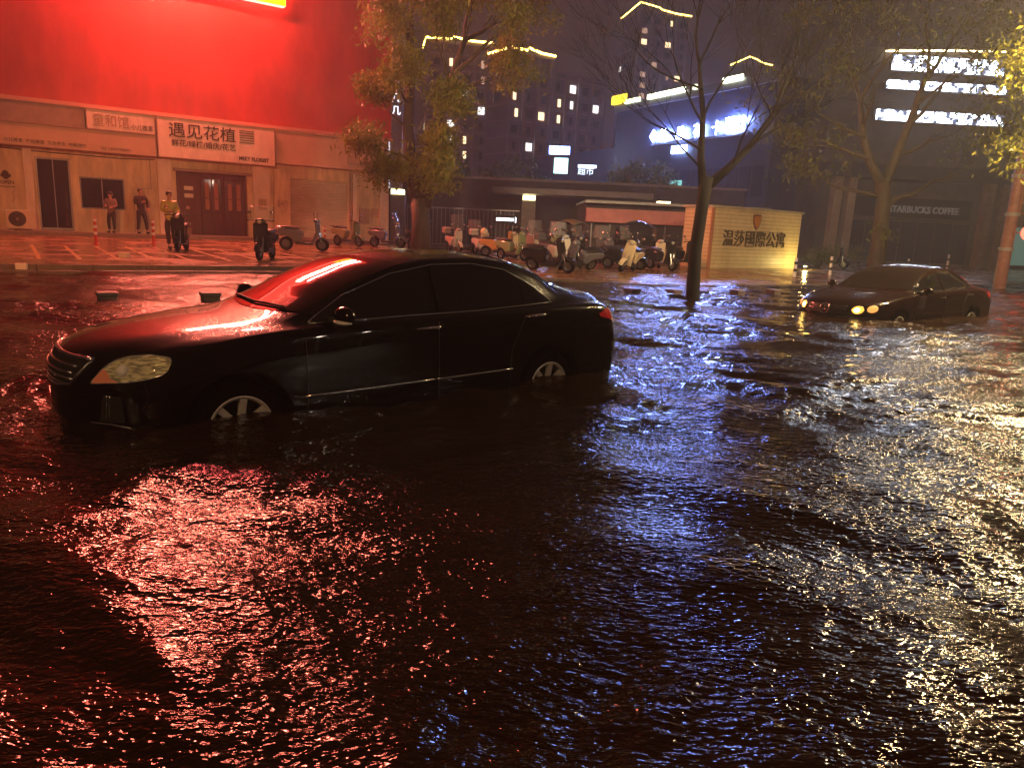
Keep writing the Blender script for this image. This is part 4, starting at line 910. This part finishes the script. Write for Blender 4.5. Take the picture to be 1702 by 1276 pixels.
for p, d, L, r0 in (((0, 0, 3.6), (-1, 0, .35), 1.9, .07), ((-.1, 0, 4.4), (-.9, .3, .6), 1.9, .07), ((-.2, 0, 5.2), (-.9, -.2, .7), 1.7, .06), ((0, 0, 4), (.8, 0, .5), 1.8, .07), ((-.2, 0, 5.1), (.3, .3, 1), 1.7, .06)):
    grow(q, Vector(p), Vector(d).normalized(), L, r0, 2, rnd, tips, .6, .05)
q.build('trunk', bark, t4, smooth=True, fix=False); leaves([tuple(x) for x in tips], 40, .24, .075, leaf_a, t4, 9)
# shrubs right of the sign wall and the dark crowns behind the gate
for lab, x, y, w_, h_, n in (('clipped green bush at the right end of the cream sign wall', 15.0, 36.5, 1.7, 1.3, 1500), ('dark bush behind the scooter at the right of the cream wall', 18.6, 40.0, 1.5, 1.2, 1100)):
    b_ = thing('bush', lab, 'bush', (x, y, 0)); r = np.random.default_rng(int(x*10))
    c = r.uniform(-1, 1, (40, 3)); c = c[np.linalg.norm(c, axis=1) < 1]*[w_*.5, .5, h_*.45]+[0, 0, h_*.5]
    leaves(c, n//len(c), .13, .05, leaf_b, b_, 4, 'foliage')
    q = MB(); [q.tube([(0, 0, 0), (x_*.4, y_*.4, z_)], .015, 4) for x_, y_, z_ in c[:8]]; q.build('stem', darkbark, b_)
for lab, x, y, h_ in (('dark round tree crown behind the gate, left of the lit bars', -6.5, 55, 7.5), ('dark tree crown behind the gate, under the tall towers', -.5, 58, 6.6), ('dark tree left of the mall front under the blue sign', 8.5, 52, 6.2)):
    b_ = thing('garden_tree', lab, 'tree', (x, y, 0)); r = np.random.default_rng(int(x*10)+100)
    c = r.uniform(-1, 1, (120, 3)); c = c[np.linalg.norm(c, axis=1) < 1]*[2.6, 2, 2.1]+[0, 0, h_-2.1]
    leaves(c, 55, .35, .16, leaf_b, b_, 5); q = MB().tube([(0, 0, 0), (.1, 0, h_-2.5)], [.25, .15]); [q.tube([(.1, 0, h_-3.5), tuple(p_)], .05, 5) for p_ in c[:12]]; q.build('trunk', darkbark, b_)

# ================================================================ bollards, stone posts
mat('bollard_red', (.50, .03, .02), .4); mat('bollard_white', (.72, .70, .66), .35)
def bollard(loc, label):
    t = thing('bollard', label, 'bollard', loc, 0, 'striped bollards along the pavement')
    MB().lathe([(0, 0), (.085, 0), (.075, .03), (.05, .05), (.045, .80), (.03, .83), (0, .84)], None, 16).build('post', MATS['bollard_red'], t, smooth='auto')
    for z in (.30, .50, .70): MB().lathe([(.0455, z), (.051, z), (.051, z+.09), (.0455, z+.09)], None, 16).build('reflective_band', MATS['bollard_white'], t, smooth='auto')
for s, t_, lab in ((-2.17, 6.45, 'striped bollard in front of the shop window'), (-.4, 5.65, 'striped bollard between the standing man and the motor scooter'), (5.67, 5.33, 'striped bollard in front of the roller shutter'), (10.8, 2.9, 'striped bollard at the foot of the leafy tree')): bollard(gp(s, t_), lab)
sto = mat('post_stone', (.13, .10, .09), .5, noise=.4, nscale=7, bump=.3, bscale=20)
for x, y, lab in ((3.62, 16.69, 'stone block in the water just left of the bare tree'), (5.33, 17.55, 'stone block in the water right of the bare tree'), (6.46, 18.29, 'stone block in the water farthest right of the bare tree'), (2.6, 16.32, 'stone block in the water behind the black car boot'), (-6.19, 10.92, 'stone block in the water left of the black car bonnet'), (-4.88, 11.53, 'stone block in the water behind the black car bonnet')):
    t = thing('stone_post', lab, 'stone block', (x, y, -.42), .6, 'stone blocks poking out of the flood')
    MB().box(-.13, .13, -.13, .13, 0, .47).build('shaft', sto, t, bevel=.02); MB().box(-.145, .145, -.145, .145, .471, .53).build('cap', sto, t, bevel=.012)
def white_post(x, y, h, lab):
    t = thing('white_post', lab, 'post', (x, y, -.05), 0, 'slim white posts in the forecourt')
    MB().lathe([(0, 0), (.06, 0), (.05, h), (0, h+.02)], None, 14).build('post', MATS['bollard_white'], t, smooth='auto')
    for z in (h*.35, h*.7): MB().lathe([(.053+.004*(1-z/h), z), (.062, z), (.062, z+.1), (.053, z+.1)], None, 14).build('black_band', MATS['black_trim'], t)
for a in ((10.2, 26.9, .75, 'banded post in the water in front of the cream wall corner'), (12.6, 29.5, .8, 'banded post between the cream wall and the dark scooter'), (17.2, 35.5, .95, 'white post left of the tree behind the saloon'), (22.8, 39.0, 1.0, 'white post above the saloon roof, right of the tree'), (20.2, 38.0, .7, 'low white post above the saloon roof, left one')): white_post(*a)
bl = MB().box(-.10, .10, -.07, .07, 0, .13).build('paper_box', mat('pale_card', (.65, .55, .45), .6), None, bevel=.01); bl.location = fw(-4.26, 15.05, .05); bl.rotation_euler = (0, 0, .4)
tag(bl, 'small pale box lying on the kerb at the far left', 'box')
bl = MB().box(-.11, .11, -.08, .08, 0, .13).build('paper_cup_box', mat('pale_card', (.65, .55, .45), .6), None, bevel=.01); bl.location = gp(-2.1, 12.6); tag(bl, 'small pale carton on the pavement beside the yellow bay line', 'box')

# ================================================================ scooters
def profile(mb, poly, w, M=None):
    """poly in XZ, extruded along Y by +-w"""
    R = Matrix.Rotation(rad(90), 4, 'X')
    return mb.prism(poly, -w, w, (M @ R) if M is not None else R)
clearp = mat('screen_plastic', (.5, .5, .52), .06, alpha=.16, coat=1, spec=.8)
bodycols = dict(white=wet_paint('scooter_white', (.62, .56, .48), .1), cream=wet_paint('scooter_cream', (.60, .48, .30), .1), orange=wet_paint('scooter_orange', (.45, .20, .07), .1), black=wet_paint('scooter_black', (.012, .012, .014), .2),
                green=wet_paint('scooter_green', (.20, .24, .12), .1), pink=wet_paint('scooter_pink', (.45, .17, .17), .1), grey=wet_paint('scooter_grey', (.12, .12, .14), .1))
seatm = mat('seat_vinyl', (.02, .018, .018), .4); headl = mat('lamp_glass', (.55, .55, .5), .08, metal=.4, coat=1)
def scooter(label, loc, rz, col, screen=False, case=False, canopy=None, child=False, lean=.0, group='scooters parked along the pavement', tall=1.):
    bp_ = bodycols[col]; t = thing('scooter', label, 'scooter', loc, rz, group); t.rotation_euler = (lean, 0, rz)
    for x in (-.62, .62):
        M = Matrix.Translation((x, 0, .23)) @ Matrix.Rotation(rad(90), 4, 'X')
        w_ = MB().lathe([(.14, -.05), (.20, -.055), (.23, -.03), (.235, 0), (.23, .03), (.20, .055), (.14, .05)], M, 22, close=True).build('wheel', MATS['rubber'], t, smooth='auto')
        r_ = MB().lathe([(.0, -.06), (.03, -.06), (.035, -.02), (.12, -.02), (.145, -.04), (.145, .04), (.12, .02), (.035, .02), (.03, .06), (0, .06)], M, 22); r_.build('rim', MATS['scooter_rim'], w_, smooth='auto')
    profile(MB(), [(-.92, .62), (-.86, .72), (-.55, .74), (-.12, .70), (-.02, .60), (-.10, .34), (-.30, .27), (-.42, .40), (-.62, .49), (-.80, .47)], .15).build('rear_body', bp_, t, smooth='auto', bevel=.05)
    profile(MB(), [(-.28, .20), (-.28, .30), (.30, .28), (.36, .20)], .14).build('footboard', seatm, t, bevel=.02)
    profile(MB(), [(.26, .24), (.34, .24), (.52, .62), (.50, .95), (.44, 1.0), (.40, .95), (.42, .64)], .19).build('leg_shield', bp_, t, smooth='auto', bevel=.05)
    profile(MB(), [(.50, .48), (.66, .50), (.84, .40), (.90, .26), (.86, .25), (.76, .37), (.62, .44), (.50, .43)], .075).build('front_fender', bp_, t, smooth='auto', bevel=.03)
    profile(MB(), [(-.84, .745), (-.80, .80), (-.55, .83), (-.20, .79), (-.13, .72)], .135).build('seat', seatm, t, smooth='auto', bevel=.035)
    MB().tube([(.62, .075, .23), (.52, .075, .62)], .022).tube([(.62, -.075, .23), (.52, -.075, .62)], .022).build('fork', MATS['satin_chrome'], t, smooth='auto', fix=False)
    h = MB().blob((.44, 0, 1.02), (.11, .14, .085), 10).build('handlebar_cowl', bp_, t, smooth=True)
    MB().tube([(.42, -.36, 1.04), (.40, -.18, 1.06), (.42, 0, 1.04), (.40, .18, 1.06), (.42, .36, 1.04)][0:5], .017).build('handlebar', seatm, h, smooth=True)
    MB().blob((.535, 0, 1.01), (.04, .07, .055), 10).build('headlight', headl, t, smooth=True)
    for sd in (1, -1):
        m_ = MB().tube([(.42, .24*sd, 1.06), (.40, .27*sd, 1.22)], .008, 5).build('mirror', seatm, t)
        MB().blob((.40, .30*sd, 1.26), (.015, .065, .045), 8).build('glass', MATS['chrome'], m_, smooth=True)
    MB().blob((-.93, 0, .60), (.03, .09, .035), 8).build('tail_lamp', MATS['red_plastic'], t, smooth=True)
    MB().tube([(-.75, .12, .78), (-.98, .10, .82), (-.98, -.10, .82), (-.75, -.12, .78)], .013, 6).build('grab_rail', MATS['chrome'], t)
    if screen:
        G = [[(.52-.16*z-.12*(y/.34)**2, y, 1.02+.55*z*tall) for y in np.linspace(-.34+.04*z, .34-.04*z, 9)] for z in np.linspace(0, 1, 6)]
        s_ = MB(); s_.grid(G); s_ = s_.build('windscreen', clearp, t, smooth=True, solid=.004)
        P = [G[0][0]]+[G[i][0] for i in range(6)]+G[-1]+[G[i][-1] for i in range(5, -1, -1)]; MB().tube(P, .008, 5).build('screen_edge', seatm, s_)
    if case:
        c_ = MB().box(-1.18, -.80, -.19, .19, .84, 1.13).build('top_case', bp_, t, bevel=.05, smooth='auto'); MB().box(-1.185, -.795, -.195, .195, .985, 1.0).build('lid_seam', seatm, c_)
    if child:
        c_ = MB().blob((-.72, 0, 1.02), (.16, .17, .17), 10).build('child_seat', bodycols['cream'], t, smooth=True)
    if canopy:
        G = []
        for a in np.linspace(0, 1, 9):
            x = .62-1.45*a; z = 1.62+.22*math.sin(a*math.pi*.85)-.10*a
            G.append([(x, y, z-.55*abs(y)**2) for y in np.linspace(-.42, .42, 7)])
        k_ = MB(); k_.grid(G); k_ = k_.build('canopy', canopy, t, smooth=True, solid=.01)
        MB().tube([(.48, .0, 1.05), (.56, 0, 1.62)], .013, 6).tube([(-.85, 0, .85), (-.70, 0, 1.68)], .013, 6).build('canopy_pole', MATS['satin_chrome'], k_, fix=False)
    return t
green_cloth = mat('canopy_green', (.12, .13, .07), .5); black_cloth = mat('canopy_black', (.015, .016, .02), .25, coat=.6)
F0 = FR-rad(118)    # nose toward the kerb
scooter('white scooter with tall windscreen and top case, leftmost of the row', gp(12.55, 3.4), F0+.35, 'white', True, True, tall=1.25)
scooter('dark scooter standing right of the white one with the top case', gp(13.9, 3.0), F0-.2, 'black', True)
scooter('orange scooter with round headlamp and padded child seat', gp(12.48, 7.33), F0+1.15, 'orange', child=True)
scooter('cream scooter with its front toward the road beside the orange one', gp(13.3, 7.0), F0+.15, 'cream')
scooter('small pink scooter in the middle of the row', gp(14.4, 6.3), F0+.5, 'pink')
scooter('white scooter with a windscreen catching a pale reflection', gp(15.4, 5.6), F0+.1, 'white', True, tall=1.2)
scooter('white-fronted scooter under a green rain canopy', gp(16.1, 7.6), F0+.5, 'white', True, canopy=green_cloth)
scooter('grey scooter squeezed right of the green canopy scooter', gp(16.6, 9.0), F0-.3, 'grey', True)
scooter('dark scooter leaning over at the front of the row, nearest the water', gp(9.2, 15.2), F0+.9, 'black', lean=.35)
scooter('dark scooter half fallen in front of the canopy scooter', gp(10.8, 14.4), F0-1.0, 'grey', lean=-.5)
scooter('black scooter with mirrors up, second row behind the fallen ones', gp(12.2, 12.6), F0+.2, 'black')
scooter('green-grey scooter at the right end of the front jumble', gp(12.6, 11.2), F0-.5, 'green', True)
scooter('dark scooter just left of the large covered one', gp(15.9, 10.8), F0+.6, 'black', True)
scooter('dark scooter with chrome bars between canopy and covered scooters', gp(15.0, 11.6), F0-.7, 'grey')
for k_, (s_, t_, a_, c_, kw) in enumerate(((13.0, 5.0, .3, 'white', dict(case=True)), (14.9, 8.2, -.2, 'white', dict(screen=True, tall=1.1)), (11.6, 9.6, .7, 'green', {}), (13.6, 9.6, .5, 'grey', dict(case=True)), (16.9, 12.2, -.3, 'cream', {}), (11.3, 12.9, .2, 'white', {}), (14.1, 13.2, 1.0, 'black', dict(lean=.2)), (12.9, 14.6, -.6, 'cream', dict(lean=-.3)), (15.6, 13.6, .4, 'black', {}), (18.9, 11.6, .3, 'black', dict(case=True)))):
    scooter(('white scooter with a top case behind the orange one', 'white scooter with windscreen behind the canopy scooter', 'green scooter in the second row of the jumble', 'grey scooter with a top case in the second row', 'cream scooter standing just left of the covered one', 'white scooter in the front of the jumble near the water', 'dark leaning scooter in the front right of the jumble', 'cream scooter leaning in the front middle of the jumble', 'dark scooter at the front beside the flooded edge', 'dark scooter with a top case right of the covered one')[k_], gp(s_, t_), F0+a_, c_, **kw)
big = scooter('bulky scooter under a rounded black rain cover right of the row', gp(17.6, 10.2), F0+1.9, 'black', True, case=True, canopy=black_cloth, tall=1.3)
cv = []
for a in np.linspace(0, 1, 10):
    x = .60-1.5*a; zt = 1.55+.28*math.sin(a*math.pi); cv.append([(x, y, (.75 if i in (0, 8) else zt-.9*abs(y)**2.2)) for i, y in enumerate((-.44, -.43, -.36, -.2, 0, .2, .36, .43, .44))])
q = MB(); q.grid(cv); q.build('rain_cover', mat('cover_pvc', (.03, .032, .04), .15, coat=1, alpha=.85), big, smooth=True, solid=.006)
scooter('dark scooter parked at the bush right of the cream wall', (15.9, 37.3, .03), F0+.8, 'black', True)
scooter('small grey scooter in front of the roller shutter, low one', gp(4.0, 7.9), F0+1.5, 'grey')
scooter('dark green scooter with mirrors in front of the shutter right side', gp(7.4, 3.4), F0+.9, 'green')
scooter('grey covered scooter by the right end of the shop row', gp(9.3, 3.2), F0+1.2, 'grey', True)
scooter('dark scooter beside the grey one near the leafy tree', gp(10.2, 4.4), F0+.6, 'black')
scooter('motor scooter facing the road with a rider in yellow behind it', gp(-.16, 9.2), F0+.12, 'black', group='motorcycles on the marked bays')
scooter('single dark motor scooter seen head on left of the black car roof', gp(1.35, 12.6), F0-.05, 'black', True, group='motorcycles on the marked bays', tall=.7)

# ================================================================ people
def skin(name, chains, m, parent, sub=1):
    V = []; E = []; Rd = []
    for ch in chains:
        for i, (p, r_) in enumerate(ch):
            key = next((k for k, v in enumerate(V) if (Vector(v)-Vector(p)).length < 1e-4), None)
            if key is None: V.append(p); Rd.append(r_); key = len(V)-1
            if i: E.append((prev_, key))
            prev_ = key
    me = bpy.data.meshes.new(name); me.from_pydata(V, E, []); o = bpy.data.objects.new(name, me); COL.objects.link(o)
    md = o.modifiers.new('skin', 'SKIN'); md.use_smooth_shade = True
    for i, sv in enumerate(me.skin_vertices[0].data): sv.radius = (Rd[i][0], Rd[i][1]) if hasattr(Rd[i], '__len__') else (Rd[i], Rd[i]); sv.use_root = (i == 0)
    ss_ = o.modifiers.new('sub', 'SUBSURF'); ss_.levels = sub; ss_.render_levels = sub
    bpy.context.view_layer.update(); dg = bpy.context.evaluated_depsgraph_get(); m2_ = bpy.data.meshes.new_from_object(o.evaluated_get(dg))
    bpy.data.objects.remove(o); m2_.materials.clear(); m2_.materials.append(m); o = bpy.data.objects.new(name, m2_); COL.objects.link(o); o.parent = parent
    for p in m2_.polygons: p.use_smooth = True
    return o
skinm = mat('skin', (.46, .26, .18), .5); hairm = mat('hair', (.012, .01, .009), .5); shoem = mat('shoe', (.03, .03, .03), .5)
def person(label, loc, rz, top, legs, pose, H=1.70, raincoat=False, hair_long=False):
    """faces local -Y"""
    t = thing('person', label, 'person', loc, rz); k = H/1.72
    hz = .92*k; sh = 1.42*k; hip = .10*k; shw = .19*k
    A = dict(stand=dict(L=[(.25, .02, 1.16), (.24, -.07, .93)], R=[(-.25, .02, 1.16), (-.24, -.07, .93)], fl=(.11, .0), fr=(-.13, -.06)),
             wide=dict(L=[(.33, .02, 1.17), (.24, -.20, 1.05)], R=[(-.33, .02, 1.17), (-.24, -.20, 1.05)], fl=(.20, -.02), fr=(-.20, .02)),
             phone=dict(L=[(.27, .03, 1.17), (.20, -.14, .97)], R=[(-.24, -.02, 1.15), (-.05, -.27, 1.22)], fl=(.17, -.04), fr=(-.14, .04)),
             hold=dict(L=[(.24, -.03, 1.15), (.16, -.26, 1.10)], R=[(-.24, -.03, 1.15), (-.10, -.28, 1.14)], fl=(.09, .0), fr=(-.09, -.08)))[pose]
    P = lambda p: (p[0]*k, p[1]*k, p[2]*k)
    body = [[((0, 0, hz), (.13*k, .10*k)), ((0, .0, 1.12*k), (.115*k, .09*k)), ((0, .01, 1.30*k), (.145*k, .10*k)), ((0, .01, sh), (.08*k, .07*k)), ((0, -.005, 1.49*k), (.052*k, .052*k)), ((0, -.02, 1.57*k), (.066*k, .080*k)), ((0, -.02, 1.66*k), (.070*k, .085*k)), ((0, -.005, 1.71*k), (.045*k, .05*k))]]
    for sd, key, ft in ((1, 'L', A['fl']), (-1, 'R', A['fr'])):
        e, w_ = A[key]
        body.append([((0, .01, 1.30*k), (.145*k, .10*k)), ((sd*shw, .01, 1.39*k), .055*k), (P(e), .042*k), (P(w_), .028*k)])
        body.append([((0, 0, hz), (.13*k, .10*k)), ((sd*hip, 0, .84*k), .085*k), ((sd*hip*.6+ft[0]*.5*k, ft[1]*.4*k-.03, .48*k), .058*k), ((ft[0]*k, ft[1]*k+.02, .09*k), .038*k), ((ft[0]*k, ft[1]*k-.14*k, .04*k), (.04*k, .03*k))])
    bo = skin('body', body, skinm, t, 1)
    # hands: palm, four fingers of unequal length and a thumb
    for sd, key in ((1, 'L'), (-1, 'R')):
        w_ = Vector(P(A[key][1])); e = Vector(P(A[key][0])); d = (w_-e).normalized(); sx = d.cross(Vector((0, 1, 0))); sx = sx.normalized() if sx.length > .1 else Vector((1, 0, 0)); nn = d.cross(sx)
        h = MB(); c = w_+d*.045; h.tube([w_, w_+d*.03, w_+d*.085], [.026, .036, .033], 8)
        for j, L in enumerate((.060, .072, .068, .052)):
            b0 = w_+d*.080+sx*(.018*(j-1.5)); b1 = b0+d*L*.55+nn*.010; b2 = b1+d*L*.35+nn*.022; h.tube([b0, b1, b2], [.0095, .0085, .0065], 6)
        b0 = w_+d*.03+sx*(.03*sd*-1); h.tube([b0, b0+d*.03+sx*(-.025*sd), b0+d*.055+sx*(-.028*sd)+nn*.01], [.011, .010, .007], 6)
        h.build('hand', skinm, bo, smooth=True, fix=False)
    f = MB().blob((0, -.108*k, 1.595*k), (.010, .016, .022), 8); f.build('nose', skinm, bo, smooth=True)
    for sd in (1, -1):
        MB().blob((.028*sd, -.095*k, 1.625*k), (.012, .008, .007), 8).build('eye', hairm, bo, smooth=True); MB().blob((.076*sd, -.01, 1.605*k), (.010, .02, .028), 8).build('ear', skinm, bo, smooth=True)
    MB().blob((0, -.098*k, 1.555*k), (.022, .007, .005), 8).build('mouth', mat('lip', (.30, .09, .07), .5), bo, smooth=True)
    if raincoat:
        MB().blob((0, .012, 1.63*k), (.105, .115, .135), 12).build('hood', top, t, smooth=True)
    else: MB().blob((0, .015, 1.655*k), (.086, .100, .085 if not hair_long else .10), 12).build('hair', hairm, t, smooth=True)
    c = [[((0, 0, .78*k), (.165*k, .13*k)), ((0, 0, .90*k), (.17*k, .135*k)), ((0, 0, 1.10*k), (.155*k, .12*k)), ((0, .01, 1.30*k), (.18*k, .13*k)), ((0, .01, 1.435*k), (.09*k, .085*k))]]
    for sd, key in ((1, 'L'), (-1, 'R')):
        e, w_ = (Vector(P(x)) for x in A[key]); c.append([((0, .01, 1.30*k), (.18*k, .13*k)), ((sd*shw, .01, 1.40*k), .078*k), (tuple(e), .062*k), (tuple(w_*.93+e*.07), .048*k)])
    skin('jacket', c, top, t, 1)
    c = [[((0, 0, 1.04*k), (.14*k, .11*k)), ((0, 0, .95*k), (.155*k, .125*k)), ((0, 0, .88*k), (.155*k, .125*k))]]
    for sd, ft in ((1, A['fl']), (-1, A['fr'])): c.append([((0, 0, .88*k), (.155*k, .125*k)), ((sd*hip, 0, .80*k), .105*k), ((sd*hip*.6+ft[0]*.5*k, ft[1]*.4*k-.03, .48*k), .080*k), ((ft[0]*k, ft[1]*k+.02, .13*k), .062*k)])
    skin('trousers', c, legs, t, 1)
    for ft in (A['fl'], A['fr']): MB().blob((ft[0]*k, ft[1]*k-.06, .045), (.052, .13, .05), 10).build('shoe', shoem, t, smooth=True)
    return t
darkc = mat('dark_cloth', (.025, .015, .018), .8, noise=.3, nscale=10); greyc = mat('grey_cloth', (.20, .14, .12), .8, noise=.3, nscale=10); yelc = mat('yellow_rainwear', (.42, .36, .05), .35, noise=.15, nscale=6, coat=.4); navy = mat('navy_cloth', (.03, .025, .03), .8)
person('man in dark jacket and trousers standing feet apart on the step', fw(-.05, .65, .44), FR+.3, darkc, darkc, 'phone', 1.72)
person('short person in grey top and dark trousers in front of the shop window', fw(-1.1, .70, .44), FR-.5, greyc, navy, 'hold', 1.52, hair_long=True)
person('rider in yellow rainwear standing behind the motor scooter', gp(-.28, 8.2), FR+.15, yelc, navy, 'hold', 1.72, raincoat=False)

# street lamps (the heads stand just outside the picture)
def street_lamp(label, loc, h, arm, rz, col, es, r):
    t = thing('street_lamp', label, 'street lamp', loc, rz)
    MB().lathe([(0, 0), (.13, 0), (.10, .6), (.06, h-.1), (0, h)], None, 16).build('pole', metalg, t, smooth='auto')
    MB().tube([(0, 0, h-.15), (arm*.5, 0, h+.15), (arm, 0, h+.2)], .04, 8).build('arm', metalg, t, smooth=True)
    hd = MB().box(arm-r*1.6, arm+r*1.6, -r*.8, r*.8, h+.12, h+.24).build('lamp_head', metalg, t, bevel=.02)
    MB().blob((arm, 0, h+.06), (r*1.4, r*.75, .10), 14).build('lamp_glass', glow('lamp_%d' % int(h*100), col, es), hd, smooth=True)
street_lamp('tall street lamp just beyond the right edge of the view', (12.9, 14.2, -.4), 7.8, 2.4, rad(178), (1, .70, .34), 520, .50)
street_lamp('street lamp behind the viewpoint on the left', (-5.5, -6.0, -.4), 8.0, 2.0, rad(20), (1, .52, .22), 260, .30)
street_lamp('street lamp farther behind the viewpoint', (19, -5.2, -.4), 5.2, 1.6, rad(150), (1, .80, .60), 260, .20)
street_lamp('low street lamp well right of and behind the viewpoint', (30, -8, -.4), 5.2, 1.6, rad(150), (1, .86, .66), 380, .20)
street_lamp('street lamp far back on the left behind the viewpoint', (-15, -12, -.4), 6.5, 1.8, rad(20), (1, .62, .30), 300, .22)
def lamp(name, kind, loc, col, power, size=.1, rot=None, spot=None):
    d = bpy.data.lights.new(name, kind); d.color = col; d.energy = power; d.shadow_soft_size = size
    if spot: d.spot_size = rad(spot); d.spot_blend = .6
    o = bpy.data.objects.new(name, d); COL.objects.link(o); o.location = loc
    if rot: o.rotation_euler = rot
    return o
# the ground spotlight washing the cream wall
lamp('ground_spot_light', 'POINT', (13.25, 33.75, .28), (1, .80, .26), 45, .08)
def aim(name, loc, to, col, power, cone):
    d = Vector(to)-Vector(loc); return lamp(name, 'SPOT', loc, col, power, .3, d.to_track_quat('-Z', 'Y').to_euler(), cone)
# added spot lights behind the viewpoint that brighten the shops and forecourt
aim('added_fill_spot', (-3.9, -5.6, 8.2), (-14, 31, .2), (1, .27, .07), 7500, 25)
aim('added_fill_spot', (-3.5, -5.6, 8.2), (6, 33, 7), (1, .68, .38), 13000, 38)
# added area light without a fixture, throwing red light down the cladding
a_ = bpy.data.lights.new('added_red_wash', 'AREA'); a_.shape = 'RECTANGLE'; a_.size = 4; a_.size_y = .3; a_.color = (1, .14, .09); a_.energy = 1100
ao = bpy.data.objects.new('added_red_wash', a_); COL.objects.link(ao); ao.location = fw(1.8, 1.9, 11.7)
ao.rotation_euler = (Vector(fw(1.8, .0, 8.4))-Vector(fw(1.8, 1.9, 11.7))).to_track_quat('-Z', 'Y').to_euler()
hz = MB().box(-60, 130, -12, 290, -1.6, 72).build('haze', mat('haze_air', (1, 1, 1)), None)
tag(hz, kind='stuff'); t = MATS['haze_air'].node_tree; t.nodes.clear(); o = t.nodes.new('ShaderNodeOutputMaterial'); v = t.nodes.new('ShaderNodeVolumePrincipled')
v.inputs['Color'].default_value = (.9, .9, .95, 1); v.inputs['Density'].default_value = .0026; v.inputs['Anisotropy'].default_value = .3; t.links.new(v.outputs[0], o.inputs['Volume'])
